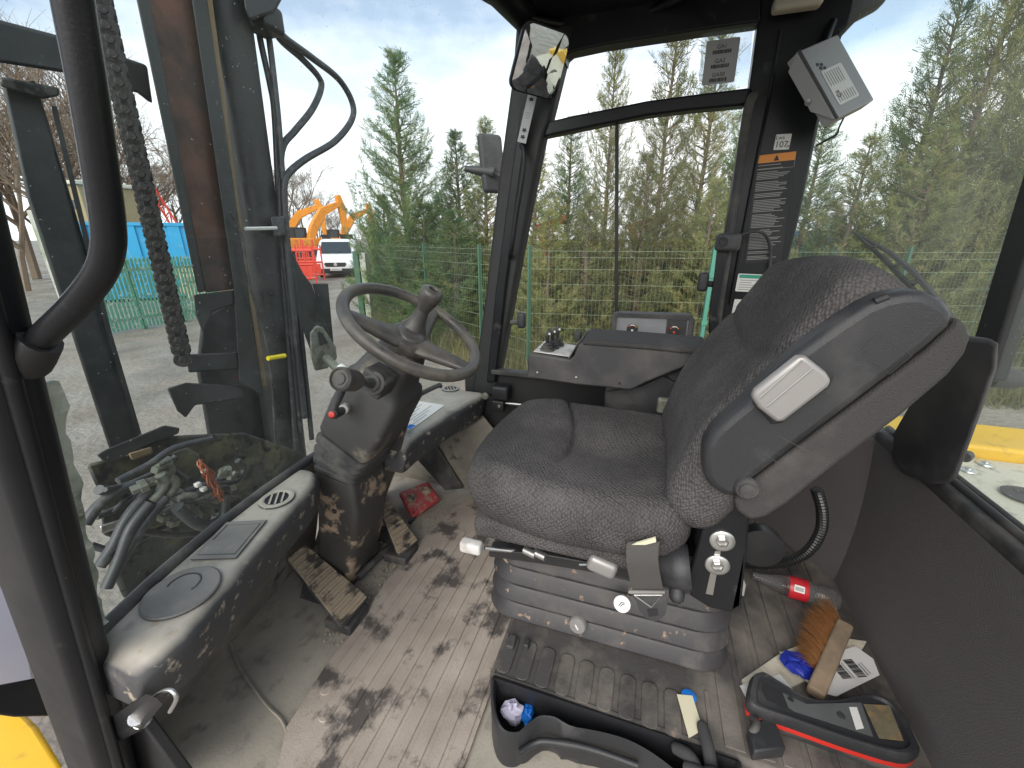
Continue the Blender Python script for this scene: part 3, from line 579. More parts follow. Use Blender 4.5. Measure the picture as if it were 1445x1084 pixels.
# side flare panel on the right (muddy)
B().prism([PX(594, 541, .965), PX(575, 600, .965), PX(560, 650, .965), PX(540, 640, .965), PX(553, 590, .965), PX(556, 562, .965)], (.008, 0, 0)).build('cowl_flap', 'column_muddy', col, bevel=.003)
rings = []
zb = [(.395, .080), (.40, .088), (.415, .088), (.42, .079), (.428, .079), (.433, .088), (.447, .088), (.452, .079), (.46, .079), (.465, .087), (.478, .087), (.483, .078), (.49, .078), (.495, .085), (.506, .085), (.512, .076), (.53, .076)]
for t, hw in zb:
    k = (t - .385) / .145; d = AXP.lerp(V((0, 1, .12)).normalized(), k); rings.append(ringat(colp(t) + V((0, -.03 * k * k, 0)), hw - .004, hw - .012 * k - .004, .014, AXX, d))
B().loft(rings).build('bellows', 'rubber', col, smooth=25)
lowc = colp(.53) + V((0, -.03, 0))
B().loft([ringat(lowc + V((0, 0, .012)), .078, .066, .016, AXX, V((0, .99, .12))), ringat(V((.88, .80, .335)), .083, .07, .018, AXX, V((0, 1, .08))), ringat(V((.885, .83, .2)), .083, .07, .02, AXX, V((0, 1, 0))), ringat(V((.89, .865, .09)), .082, .068, .02, AXX, V((0, 1, 0))), ringat(V((.89, .885, -.005)), .080, .062, .02, AXX, V((0, 1, 0)))]).build('lower_housing', 'column_muddy', col)
B().lathe(PX(472, 721, .797), (-1, 0, 0), [(0, 0), (.008, 0), (.008, .003), (.004, .003), (0, .001)], 12).build('screw', 'rubber', col)
# stalk switch body and knob lever
sw = B().obox(PX(534, 537, .775), V((.03, 0, 0)), AXP * .032, AX * .028).build('stalk_switch', 'rubber', col, bevel=.006)
sc_ = PX(527, 541, .742)
kd = (PX(468, 533, .60) - sc_).normalized()
B().lathe(sc_ - kd * .012, kd, [(0, 0), (.027, 0), (.027, .012), (.019, .014), (.019, .02), (.012, .022), (.009, .05), (0, .05)], 18).build('stalk_boot', 'rubber', sw)
B().lathe(sc_ + kd * .03, kd, [(0, 0), (.006, 0), (.006, .03), (.013, .03), (.017, .034), (.023, .05), (.0245, .085), (.0245, .098), (.020, .102), (.019, .098), (.012, .098), (.011, .1005), (0, .1005)], 22).build('stalk_knob', 'wheelrim', sw)
# tilt lever with red button
tl = B().tube(smoothpath([PX(484, 548, .755), PX(478, 562, .75), PX(473, 572, .745), PX(472, 580, .74)], 4), [.009] * 12 + [.0105], 10).build('tilt_lever', 'plastic_dark', col)
B().lathe(PX(472, 584, .735), PX(466, 585, .71) - PX(472, 584, .735), [(0, -.02), (.0115, -.016), (.012, .012), (.009, .015), (0, .015)], 14).build('lever_end', 'plastic_dark', tl)
B().lathe(PX(469, 585, .722), PX(463, 586, .70) - PX(469, 585, .722), [(0, 0), (.0075, 0), (.0075, .006), (.004, .0075), (0, .0068)], 14).build('red_button', 'redplastic', tl)
B().tube([PX(473, 585, .735), PX(489, 576, .80)], .011, 12).build('lever_shaft', 'plastic_dark', tl)
B().tube([PX(484, 578, .772), PX(489, 575, .80)], .0125, 14).build('white_collar', 'whiteplastic', tl)

# ------------------------------------------------------------------ steering wheel
whl = thing('steering_wheel', WC, 'worn dark grey steering wheel with three spokes and spinner knob', 'steering wheel')
AXX = V((1, 0, 0)); R0 = .172
B().tube([WC + (AXX * math.cos(a) + AXP * math.sin(a)) * R0 for a in [2 * math.pi * k / 72 for k in range(73)]], .0145, 14, cap=False).build('rim', 'wheelrim', whl)
HUB = WC - AX * .035
hub = B().lathe(WC - AX * .075, AX, [(0, 0), (.042, 0), (.050, .02), (.056, .036), (.058, .046), (.054, .056), (.040, .060), (.0385, .0585), (.037, .0615), (.030, .067), (.014, .070), (0, .070)], 30).build('hub', 'wheelrim', whl)
def spoke(ang):
    d = (AXX * math.cos(ang) + AXP * math.sin(ang)); q = AX.cross(d)
    rings = []
    for t, wd, th, dz in ((.02, .044, .018, -.032), (.05, .040, .018, -.028), (.09, .031, .016, -.020), (.13, .025, .014, -.010), (.168, .021, .011, -.001)):
        c = WC + d * t + AX * dz; rings.append([c + q * (wd * math.cos(a)) + AX * (th * math.sin(a)) for a in [2 * math.pi * k / 14 for k in range(14)]])
    B().loft(rings).build('spoke', 'wheelrim', whl, smooth=50)
sp_t = [(503, 447), (662, 520), (612, 437)]
for px, py in sp_t:
    d = ray(px, py); t = (WC - CAM).dot(AX) / d.dot(AX); p = CAM + d * t - WC
    spoke(math.atan2(p.dot(AXP), p.dot(AXX)))
# spinner knob: rises from hub edge towards the far rim
kb0 = WC - AX * .03 + (AXX * .02 + AXP * -.0)
def onplane(px, py, h):
    d = ray(px, py); t = (WC + AX * h - CAM).dot(AX) / d.dot(AX); return CAM + d * t
k0 = onplane(584, 463, -.01)
B().lathe(k0, AX, [(0, -.015), (.036, -.012), (.034, .0), (.026, .012), (.0205, .028), (.0175, .045), (.016, .058), (0, .058)], 22).build('knob_stem', 'wheelrim', whl)
kn_ = B().lathe(k0 + AX * .057, AX, [(0, 0), (.0165, 0), (.0185, .006), (.022, .020), (.0265, .034), (.028, .046), (.0265, .056), (.020, .0605), (.013, .061), (.0115, .059), (.0115, .054), (0, .054)], 24).build('spinner_knob', 'wheelrim', whl)
B().lathe(k0 + AX * .112, AX, [(0, 0), (.0112, 0), (.0112, .0015), (0, .0015)], 16).build('knob_inset', 'ink', kn_)

# ------------------------------------------------------------------ pedals
def pedal(pts, label, n):
    t = thing('foot_pedal', sum(pts, V()) / 4 * 1.0, label, 'pedal')
    a, b, c, d = pts            # a,b upper edge ; c,d lower edge (a->d along one side)
    nrm = (b - a).cross(d - a).normalized(); nrm = nrm if nrm.z > 0 else -nrm
    ce = sum(pts, V()) / 4
    out = []
    for i in range(4):
        p, p0, p1 = pts[i], pts[i - 1], pts[(i + 1) % 4]; r = .012
        u, v_ = (p0 - p).normalized() * r, (p1 - p).normalized() * r
        out += [p + u, p + (u + v_) * .35, p + v_]
    B().prism([p - nrm * .006 for p in out], -nrm * .014).build('pedal_plate', 'rubber', t, bevel=.003)
    B().prism([p - nrm * .006 for p in [ce + (q - ce) * .97 for q in out]], nrm * .004).build('pedal_pad', 'pedal', t, bevel=.002)
    for k in range(n):
        f = (k + .6) / n; p, q = a.lerp(d, f), b.lerp(c, f); p, q = p.lerp(q, .07), q.lerp(p, .07)
        B().tube([p - nrm * .001, p.lerp(q, .5), q - nrm * .001], .0046, 6).build('tread_ridge', 'pedal', t)
    base = (c + d) / 2 + V((0, .02, 0)); B().box((base.x - .045, base.y - .03, 0.004), (base.x + .045, base.y + .06, max(.012, base.z - .012))).build('pedal_hinge', 'rubber', t, bevel=.006)
    B().obox((a + b + c + d) / 4 + V((0, .05, -.065)), V((.012, 0, 0)), V((0, .04, 0)), V((0, -.012, .03))).build('pedal_arm', 'rubber', t)
M['pedal'] = mat('muddy_pedal_rubber', (.07, .062, .052), .75, var=.2, bump=.5, bscale=260, dirt=(.34, .275, .195), dscale=16, dthr=.45, dsoft=.04)
pedal([PZ(402, 785, .16), PZ(430, 766, .16), PZ(521, 842, .05), PZ(482, 886, .05)], 'wide mud caked ridged pedal on left of steering column', 13)
pedal([PZ(533, 712, .13), PZ(548, 705, .13), PZ(591, 762, .05), PZ(562, 784, .05)], 'narrow mud caked ridged pedal on right of steering column', 11)
o = B().tube(smoothpath([PZ(505, 815, .03), PZ(530, 790, .035), PZ(552, 770, .03)], 4), .012, 10).build('linkage_bar', 'rubber'); tag(o, 'dark steel linkage bar on floor between the two pedals', 'bar')
rp_ = thing('red_accelerator', PZ(592, 705, 0), 'muddy red metal treadle pedal on the floor by the bulkhead', 'pedal')
rq = [PZ(562, 694, .06), PZ(604, 678, .075), PZ(621, 702, .04), PZ(581, 731, .02)]
nrm = (rq[1] - rq[0]).cross(rq[3] - rq[0]).normalized(); nrm = nrm if nrm.z > 0 else -nrm
B().prism(rq, -nrm * .028).build('treadle', 'red', rp_, bevel=.01, bseg=3)
for fu, fv in ((.27, .42), (.76, .40)):
    B().lathe(rq[0].lerp(rq[1], fu).lerp(rq[3].lerp(rq[2], fu), fv) + nrm * -.002, nrm, [(0, 0), (.021, 0), (.020, .008), (.011, .016), (.010, .011), (0, .011)], 18).build('treadle_stud', 'pedal', rp_)
for k in range(5): B().lathe(rq[3].lerp(rq[2], .12 + k * .19).lerp(rq[0].lerp(rq[1], .12 + k * .19), .12), nrm, [(0, -.004), (.0045, -.002), (.003, .003), (0, .004)], 8).build('grip_nub', 'pedal', rp_)
B().box((rq[3].x - .02, rq[3].y - .005, .004), (rq[2].x + .02, rq[1].y - .02, .018)).build('treadle_base', 'rubber', rp_)

# ================================================================== DRIVER SEAT
seat = thing('driver_seat', (.95, .03, .112), 'dark grey woven fabric suspension seat with reclined backrest and lap belt', 'seat')
# suspension bellows
rings = []
BCX, BCY = .985, .030
for k in range(4):
    z0 = .125 + k * .055; g_ = .012 * (3 - k) * .3
    for dz, w_ in ((0, -.022), (.006, -.006), (.009, .006), (.013, .007), (.042, -.003), (.049, -.008), (.0535, -.022)):
        rings.append([V((BCX + a, BCY + b, z0 + dz)) for a, b in rrect(.195 + w_ + g_, .285 + w_ + g_, .075, 6)])
B().loft(rings).build('suspension_bellows', 'bellows', seat, smooth=32)
B().loft([[V((BCX + a, BCY + b, z)) for a, b in rrect(.175, .27, .05, 4)] for z in (.112, .127)]).build('suspension_foot', 'frame_dusty', seat)
B().loft([[V((BCX - .01 + a, BCY + b, z)) for a, b in rrect(.20, .282, .05, 4)] for z in (.345, .352, .382, .39)]).build('upper_frame', 'bellows', seat)
B().box((.76, -.20, .388), (1.2, .27, .47)).build('seat_pan', 'frame', seat, bevel=.01)
# cushion
def cush(q):
    a, b = q.x / .255, q.y / .255
    k = .62 if b > 0 else .34
    x = q.x * math.sqrt(max(.05, 1 - k * b * b / 2)) * (1.0 if b < 0 else 1 - .05 * b); y = q.y * math.sqrt(max(.05, 1 - k * a * a / 2))
    z = q.z
    if z > 0:
        z += -.020 * math.exp(-((x) / .12) ** 2 - ((y + .06) / .13) ** 2) + .012 * math.exp(-((y - .14) / .07) ** 2) - .030 * max(0, b - .62) ** 1.5 + .012 * a * a
        yc = .020 + 1.05 * x * x
        dd = (y - yc) ; fall = max(0, min(1, (x + .15) / .12))
        z -= .011 * fall * math.exp(-(dd / .0065) ** 2) - .004 * fall * math.exp(-((dd - .03) / .022) ** 2)
    else:
        z *= 1.0
        x *= 1 - .06 * min(1, -z / .06); y *= 1 - .05 * min(1, -z / .06)
    return (x, y, z)
B().rbox((.905, .118, .545), (.258, .258, .068), .055, (60, 100, 2), 8, fn=cush).build('seat_cushion', 'fabric', seat, smooth=60)
B().rbox((.90, .10, .475), (.215, .215, .025), .015, (2, 2, 1), 2).build('cushion_base', 'fabric', seat)
# backrest
U = V((0, -.452, .892)); T = V((0, -.892, -.452)); BO = V((.90, -.085, .602))
def back(q):      # q: x across, y along U, z along T (back positive)
    s_ = (q.y + .25) / .5; a = q.x / .24
    wd = 1.0 - .10 * max(0, s_ - .6) ** 2 * 3 - .04 * max(0, .25 - s_) * 4
    z = q.z; x = q.x * wd
    if z < 0: z += -.022 * math.sin(math.pi * min(1, max(0, s_))) + .022 * (1 - a * a) * .6 + .006 * math.cos(s_ * 9)
    dd = s_ - .60 - .10 * a * a
    if z < 0: z += .007 * math.exp(-(dd / .022) ** 2)
    return (x, q.y - .035 * a * a * max(0, s_ - .7) * 3, z)
brest = B().rbox(BO + U * .245 + T * .022, (.236, .262, .058), .052, (44, 56, 2), 8, axes=(V((1, 0, 0)), U, T), fn=back).build('backrest', 'fabric', seat, smooth=60)
def xs(pts, name, mt, X, th, bevel, parent=brest): return B().prism([PX(x, y, X) for x, y in pts], (th, 0, 0)).build(name, mt, parent, bevel=bevel, bseg=3)
shell_o = [(1050, 690), (1130, 630), (1230, 555), (1310, 495), (1345, 462), (1355, 448), (1366, 460), (1372, 478), (1364, 500), (1340, 530), (1270, 590), (1180, 657), (1110, 713), (1082, 731), (1058, 736), (1040, 722), (1036, 706)]
xs(shell_o, 'back_shell', 'fabric_rough', .652, .45, .014)
pan = [(991, 652), (994, 630), (1006, 610), (1030, 588), (1052, 570), (1062, 556), (1128, 496), (1180, 458), (1222, 430), (1250, 418), (1280, 412), (1308, 412), (1335, 424), (1352, 440), (1345, 462), (1310, 493), (1230, 553), (1130, 628), (1048, 690), (1040, 706), (1020, 700), (1002, 688), (993, 672)]
sp_ = xs(pan, 'side_shell', 'plastic_dark', .644, .05, .013)
# silver recliner handle in a notch
hc = PX(1112, 543, .636)
hp = [PX(x, y, .640) for x, y in ((1057, 556), (1062, 546), (1120, 500), (1130, 497), (1160, 521), (1168, 533), (1163, 541), (1103, 588), (1092, 591), (1066, 570))]
B().prism([h + V((.012, 0, 0)) for h in [PX(x, y, .640) for x, y in ((1062, 570), (1128, 505), (1180, 530), (1172, 547), (1105, 598), (1090, 601))]], (-.01, 0, 0)).build('handle_recess', 'ink', sp_, bevel=.003)
hd_ = B().prism(hp, (-.018, 0, 0)).build('recliner_handle', 'silver', sp_, bevel=.006, bseg=3)
for (a, b), (c, d) in (((1072, 562), (1132, 508)), ((1082, 574), (1147, 520))):
    B().tube([PX(a, b, .622), PX(c, d, .622)], .0016, 6).build('handle_ridge', 'silver', hd_)
B().lathe(PX(1054, 690, .640), (-1, 0, 0), [(0, -.006), (.018, -.006), (.018, .001), (.0155, .004), (.012, .004), (.0115, .007), (0, .009)], 20).build('cap_screw', 'rubber', sp_)
B().tube([PX(1234, 426, .650), PX(1252, 419, .650)], .0055, 8).build('shell_slot', 'ink', sp_)
for pts in ([(1238, 471), (1287, 502)], [(1213, 497), (1255, 528)], [(1098, 615), (1146, 640)], [(1078, 640), (1100, 655)], [(1287, 502), (1255, 528)], [(1238, 471), (1213, 497)]):
    B().tube([PX(x, y, .6437) for x, y in pts], .0005, 4).build('moulded_line', 'plastic', sp_)
# near-side mounting bracket with two bolts
bracket = xs([(1004, 700), (1044, 712), (1058, 730), (1052, 800), (1046, 856), (1030, 865), (1000, 858), (975, 842), (968, 822), (985, 770)], 'mount_bracket', 'frame', .690, .012, .004, parent=seat)
xs([(1058, 730), (1052, 800), (1046, 856), (1030, 865)], 'bracket_flange', 'frame', .690, .09, .003, parent=bracket)
for px, py in ((1019, 763), (1012, 797)):
    wsr = B().lathe(PX(px, py, .689), (-1, 0, 0), [(0, 0), (.0215, 0), (.0215, .002), (.020, .0035), (.012, .0035), (0, .0035)], 24).build('washer', 'zinc', bracket)
    B().lathe(PX(px, py, .6855), (-1, 0, 0), [(0, 0), (.0105, 0), (.0105, .007), (.008, .008), (.006, .004), (0, .004)], 6).build('bolt_head', 'steel', wsr, smooth=20)
xs([(1009, 778), (1017, 778), (1006, 840), (996, 838)], 'slot', 'steel', .6893, .002, 0, parent=bracket)
xs([(1046, 808), (1053, 826), (1050, 842), (1036, 838), (1036, 833), (1044, 834), (1047, 827), (1042, 812)], 'belt_hook', 'zinc', .70, .004, .001, parent=seat)
# seat belt: reel, strap, tongue
reel = B().lathe(PX(905, 796, .69), (PX(968, 800, .69) - PX(905, 796, .69)), [(0, -.012), (.036, -.010), (.038, .0), (.038, .050), (.043, .056), (.045, .078), (.040, .088), (0, .088)], 24).build('belt_reel', 'plastic_dark', seat)
sp0 = smoothpath([PX(918, 768, .655), PX(908, 765, .640), PX(906, 790, .628), PX(910, 815, .630), PX(916, 838, .636)], 4)
hw = (PX(937, 835, .636) - PX(893, 833, .636)) * .5
rings = [[p - hw + V((-.0012, 0, 0)), p + hw + V((-.0012, 0, 0)), p + hw + V((.0012, 0, 0)), p - hw + V((.0012, 0, 0))] for p in sp0]
strap = B().loft(rings).build('belt_strap', 'web', seat)
B().prism([PX(x, y, .640) for x, y in ((887, 768), (925, 757), (926, 763), (888, 773))], (-.004, 0, 0)).build('frayed_stitching', 'tagpaper', strap)
B().prism([PX(x, y, .631) for x, y in ((887, 834), (940, 836), (942, 850), (938, 868), (926, 876), (912, 872), (903, 862), (898, 848))], (-.002, 0, 0)).build('belt_tongue', 'plastic', strap, bevel=.0006)
B().tube([PX(x, y, .628) for x, y in ((895, 840), (934, 840), (919, 857), (895, 840))], .0014, 6).build('tongue_edge', 'zinc', strap)
B().prism([PX(x, y, .6287) for x, y in ((913, 860), (927, 859), (929, 868), (916, 870))], (-.001, 0, 0)).build('tongue_slot', 'ink', strap)
B().prism([PX(x, y, .630) for x, y in ((887, 832), (938, 833), (938, 836), (887, 836))], (-.003, 0, 0)).build('strap_bar', 'zinc', strap)
B().lathe(PX(955, 838, .655), (-.5, 0, -.5), [(0, -.02), (.012, -.015), (.014, 0), (.013, .01), (.006, .016), (0, .017)], 16).build('release_knob', 'plastic_dark', seat)
# levers under the cushion
lv = B().rbox(PX(665, 771, .70), (.013, .026, .014), .007, (1, 2, 1), 2).build('slide_lever', 'whiteplastic', seat)
B().tube([PX(684, 773, .71), PX(720, 777, .74), PX(800, 788, .78)], .006, 8).build('lever_rod', 'steel', lv)
for k in range(2): B().lathe(PX(740 + 14 * k, 776 + 3 * k, .74), (-.3, -1, 0), [(0, 0), (.009, 0), (.009, .03), (0, .03)], 12).build('spring_coil', 'zinc', seat)
B().prism([PX(x, y, .735) for x, y in ((690, 776), (770, 783), (836, 795), (905, 806), (905, 820), (836, 808), (770, 797), (690, 786))], (.03, 0, 0)).build('slide_rail', 'frame_dusty', seat, bevel=.002)
B().rbox(PX(850, 797, .69), (.015, .030, .019), .011, (1, 2, 1), 3, axes=(V((1, 0, 0)), V((0, .97, .24)).normalized(), V((0, -.24, .97)).normalized())).build('height_lever', 'silver', seat)
B().tube([PX(818, 797, .71), PX(838, 797, .70)], .003, 6).build('lever_pin', 'steel', seat)
kn = B().lathe(PX(818, 874, .79), (-1, .1, .15), [(0, -.02), (.008, -.02), (.008, 0), (.0205, .002), (.0215, .010), (.0215, .024), (.019, .027), (0, .0275)], 22).build('weight_knob', 'silver', seat)
B().obox(PX(818, 874, .79) + V((-.0282, .003, .004)), V((.001, 0, 0)), V((0, .004, .008)) * .9, V((0, -.0016, .001))).build('knob_pointer', 'label', kn)
lb = B().lathe(PX(878, 852, .735), (-1, .1, .5), [(0, -.03), (.006, -.03), (.006, -.002), (.018, 0), (.018, .003), (0, .0035)], 24).build('adjuster_button', 'label', seat)
fr_ = PX(878, 852, .735) + V((-1, .1, .5)).normalized() * .0038
bx = V((0, -1, -.2)).normalized(); by = V((-1, .1, .5)).normalized().cross(bx) * -1
for (a, b), (c, d) in (((-.006, .006), (-.002, -.004)), ((-.002, -.004), (.005, -.004)), ((-.002, .006), (.001, -.001)), ((.001, -.001), (.006, -.001))):
    B().tube([fr_ + bx * a + by * b, fr_ + bx * c + by * d], .0008, 5).build('seat_symbol', 'ink', lb)
B().lathe(PX(818, 874, .79), (-1, 0, 0), [(0, 0), (.001, 0), (0, .001)], 6)
# far-side belt buckle and recliner pivot
bkl = B().rbox(PX(936, 572, 1.12), (.010, .016, .022), .007, (1, 1, 1), 2).build('belt_buckle', 'fitting', seat)
B().tube(smoothpath([PX(938, 582, 1.12), PX(950, 598, 1.10), PX(965, 612, 1.08)], 4), .010, 8).build('buckle_stalk', 'frame', seat)
B().rbox(PX(948, 622, 1.08), (.03, .04, .02), .012, (1, 1, 1), 2).build('pivot_cover', 'fabric_rough', seat)
B().rbox(V((.9, -.17, .56)), (.2, .035, .05), .02, (1, 1, 1), 2).build('recliner_frame', 'frame', seat)
B().lathe(PX(1068, 760, .76), (-1, 0, 0), [(0, 0), (.035, 0), (.04, .01), (.04, .03), (0, .035)], 20).build('recliner_motor', 'hoseblack', seat)

# ================================================================== RIGHT ARMREST CONSOLE
con = thing('armrest_console', (1.35, .1, .56), 'black armrest control console with angled padded top by side window', 'console')
X0 = 1.2
cp = [(743, 533), (745, 503), (750, 499), (803, 508), (809, 503), (816, 486), (824, 480), (900, 486), (990, 494), (1000, 499), (990, 510), (962, 520), (912, 540), (897, 548), (888, 551), (812, 543)]
B().prism([PX(x, y, X0) for x, y in cp], (.165, 0, 0)).build('console_body', 'plastic', con, bevel=.006)
# padded top: sheet following the top edge
pt_ = [PX(816, 486, X0 - .004), PX(822, 480, X0 - .004), PX(905, 486, X0 - .004), PX(1002, 495, X0 - .004)]
dn = V((0, 0, -.016))
B().loft([[p, p + V((.17, 0, .002)), p + V((.17, 0, -.014)), p + dn] for p in pt_[1:]]).build('armrest_pad', 'fabric_rough', con, bevel=.006)
B().prism([PX(x, y, X0) + V((0, 0, .002)) for x, y in ((803, 508), (815, 488), (820, 482))] + [PX(820, 482, X0) + V((.16, 0, .002)), PX(803, 508, X0) + V((.16, 0, .002))], (0, .004, 0)).build('console_riser', 'plastic', con)
tp = [PX(748, 499, X0), PX(806, 507, X0)]
lp = B().prism([tp[0] + V((.012, -.008, .002)), tp[1] + V((.012, .008, .002)), tp[1] + V((.155, .008, .002)), tp[0] + V((.155, -.008, .002))], (0, 0, .004)).build('lever_plate', 'whiteplastic', con, bevel=.002)
dirv = (tp[0] + tp[1]) / 2
for k in range(3):
    c = dirv + V((.04 + .038 * k, .02 - .008 * k, .008))
    bt = B().lathe(c, (0, 0, 1), [(0, 0), (.023, 0), (.023, .005), (.017, .007), (.019, .012), (.013, .015), (.014, .02), (.007, .024), (0, .025)], 18).build('lever_boot', 'rubber', con)
    B().loft([[c + V((a * s1, b * .5, h)) for a, b in rrect(.010, .010, .004, 3)] for h, s1 in ((.02, .5), (.03, .6), (.038, 1.0), (.052, 1.1), (.060, .8))]).build('finger_lever', 'plastic_dark', bt)
    B().lathe(c + V((-.003, -.004, .053)), (-.7, -.7, .25), [(0, .003), (.004, .003), (.004, .0055), (0, .0055)], 10).build('lever_mark', 'label', bt)
B().rbox(PX(815, 474, X0 + .1), (.012, .012, .014), .005, (1, 1, 1), 2).build('rocker_switch', 'rubber', con)
for px, py in ((758, 526), (813, 533), (874, 541), (962, 497)):
    B().lathe(PX(px, py, X0 - .0005), (-1, 0, 0), [(0, 0), (.0045, 0), (.004, .002), (0, .003)], 10).build('screw', 'steel' if px < 850 else 'ink', con)
B().prism([PX(x, y, 1.26) for x, y in ((853, 553), (905, 545), (935, 530), (960, 545), (965, 640), (853, 600))], (.2, 0, 0)).build('console_stand', 'plastic_dark', con, bevel=.006)
B().tube(smoothpath([PX(985, 500, 1.3), PX(965, 522, 1.3), PX(940, 535, 1.3), PX(925, 545, 1.32)], 5), .02, 10).build('cable_sleeve', 'rubber', con)
# instrument display
dsp = thing('instrument_display', PX(915, 475, 1.45), 'grey framed instrument display with two arc gauges behind armrest', 'display')
fr = quadframe(PX(861, 480, 1.455), PX(976, 486, 1.455), PX(863, 441, 1.455))
o_, x_, y_, n_ = fr
if n_.x > 0: n_ = -n_
def q2(u, v_, lift=0): return o_ + x_ * u + y_ * v_ + n_ * lift
ct = q2(.5, .5); hx, hy = x_.length / 2, y_.length / 2; xu, yu = x_.normalized(), y_.normalized()
outl = [ct + xu * a + yu * b for a, b in rrect(hx, hy, .022, 5)]; inl = [ct + xu * a + yu * b for a, b in rrect(hx * .87, hy * .70, .006, 5)]
fb = B().loft([[p - n_ * .04 for p in outl], [p for p in outl], [p + n_ * .004 for p in [ct + (q - ct) * .97 for q in outl]], [p + n_ * .002 for p in inl], [p - n_ * .008 for p in inl]], cap=False)
fb.add([p - n_ * .04 for p in outl], [tuple(range(len(outl)))])
fb.build('display_frame', 'plastic', dsp)
M['screen'] = mat('display_face', (.23, .235, .245), .35, var=.15, vscale=30)
scr = B().add([p - n_ * .006 for p in inl], [tuple(range(len(inl)))]).build('screen', 'screen', dsp, smooth=0)
B().prism([q2(.68, .2, -.0055), q2(.92, .2, -.0055), q2(.92, .82, -.0055), q2(.68, .82, -.0055)], n_ * .0005).build('dark_field', 'plastic_dark', scr, smooth=0)
for u0, mt_ in ((.27, 'label'), (.78, 'label')):
    gc = q2(u0, .42, -.0045)
    B().lathe(gc, n_, [(0, 0), (.019, 0), (.019, .001), (0, .001)], 24).build('gauge_disc', 'ink', scr)
    for a0, a1, mm_ in ((150, 120, 'redmesh'), (118, 62, 'label'), (60, 30, 'orange_label')):
        ar = []
        for k in range(7):
            a = math.radians(a0 + (a1 - a0) * k / 6); ar.append(gc + n_ * .0016 + (xu * math.cos(a) + yu * math.sin(a)) * .015)
        B().tube(ar, .0020, 5).build('gauge_arc', mm_, scr)
    B().rbox(gc - yu * .004 + n_ * .0015, (.001, .004, .003), .0008, (1, 1, 1), 1).build('gauge_icon', 'redmesh' if u0 > .5 else 'label', scr)

# hinge casting low on the right wall by the front pillar
hg = thing('door_latch', PX(715, 560, 1.47), 'dirty black cast window latch with steel rod below side window', 'latch')
B().rbox(PX(708, 553, 1.46), (.03, .035, .03), .012, (1, 1, 1), 2).build('latch_casting', 'frame_dusty', hg)
B().rbox(PX(704, 572, 1.44), (.015, .025, .022), .006, (1, 1, 1), 2).build('latch_block', 'frame_dusty', hg)
B().lathe(PX(685, 558, 1.45), (-1, -.3, 0), [(0, 0), (.014, 0), (.014, .012), (.009, .014), (0, .014)], 12).build('latch_nut', 'fitting', hg)
B().lathe(PX(704, 573, 1.424), (-1, 0, 0), [(0, 0), (.008, 0), (.008, .005), (0, .006)], 6).build('latch_bolt', 'steel', hg)
B().tube([PX(714, 569, 1.45), PX(790, 577, 1.45)], .006, 8).build('latch_rod', 'steel', hg)
# window catches
for px, py, X, lab, mt_ in ((736, 452, 1.475, 'small black window catch on front edge of side window', 'plastic_dark'), (992, 398, 1.475, 'small black window catch beside rear pillar', 'plastic_dark')):
    o = thing('window_catch', PX(px, py, X), lab, 'catch')
    B().rbox(PX(px, py, X), (.012, .016, .030), .010, (1, 1, 1), 3).build('catch_handle', mt_, o)
    s_ = -14 if px < 800 else 14
    B().tube([PX(px, py + 2, X + .01), PX(px + s_, py + 3, X + .03)], .010, 8).build('catch_stem', 'rubber', o)

# ------------------------------------------------------------------ mirror, camera, box, stickers
mi = thing('interior_mirror', PX(762, 85, 1.42), 'rounded black framed convex mirror at top of front pillar', 'mirror')
mc = PX(762, 88, 1.40); mn = (CAM - mc).normalized(); mn = (mn + V((-.40, -.75, -.52)).normalized()).normalized()
mx_ = V((0, 0, 1)).cross(mn).normalized(); my_ = mn.cross(mx_)
tl_ = math.radians(-7); mx2 = mx_ * math.cos(tl_) + my_ * math.sin(tl_); my2 = mn.cross(mx2)
outl = [mc + mx2 * (a * (1.06 - .6 * (b + .0) )) + my2 * b for a, b in rrect(.072, .083, .026, 6)]
B().loft([[p - mn * .03 + (mc - p) * .25 for p in outl], [p - mn * .01 for p in outl], [p for p in outl], [mc + (p - mc) * .955 + mn * .002 for p in outl]], cap=True).build('mirror_housing', 'frame', mi, bevel=0)
mg = B(); grid = []
nn = 12
inn_ = [mc + (p - mc) * .94 for p in outl]
rings = []
for k in range(nn + 1):
    f = 1 - k / nn; rings.append([mc + (p - mc) * max(f, .001) + mn * (.003 + .016 * max(0, 1 - (p - mc).length_squared * f * f / .0125)) for p in inn_])
mg.loft(rings, cap=False).build('mirror_glass', 'mirror', mi, smooth=80)
B().tube([mc - mn * .02, PX(770, 60, 1.53)], .012, 8).build('mirror_stem', 'frame', mi)
def label_on(pts, X, name, lab, cat, mt, th=.0008):
    fr = quadframe(PX(*pts[0], X), PX(*pts[1], X), PX(*pts[2], X))
    if fr[3].x > 0: fr = (fr[0], fr[1], fr[2], -fr[3])
    o = plate(fr, mt, name, None, th); tag(o, lab, cat); return fr, o
# pillar decal strip with pictograms
fr, o = label_on([(730, 200), (742, 203), (744, 130)], 1.465, 'pictogram_decal', 'narrow grey decal with black safety pictograms under the mirror', 'decal', 'labelgrey')
for k, v_ in enumerate((.08, .22, .62, .84)):
    u0, v0 = .5, v_ + .04; oo, xx, yy, nn_ = fr
    c = oo + xx * u0 + yy * v0
    if k == 2: 
        printlines(fr, [(.2, .50 + .05 * j, .8, .52 + .05 * j) for j in range(3)], .0009, 'print', 'greyink', o); continue
    pts = [c + xx * (.32 * math.cos(a) * (1 - .4 * (i % 2))) + yy * (.052 * math.sin(a) * (1 - .4 * (i % 2))) + nn_ * .0009 for i, a in enumerate([2 * math.pi * q / 10 + k for q in range(10)])]
    B().prism(pts, nn_ * .0003).build('pictogram', 'ink', o, smooth=0)
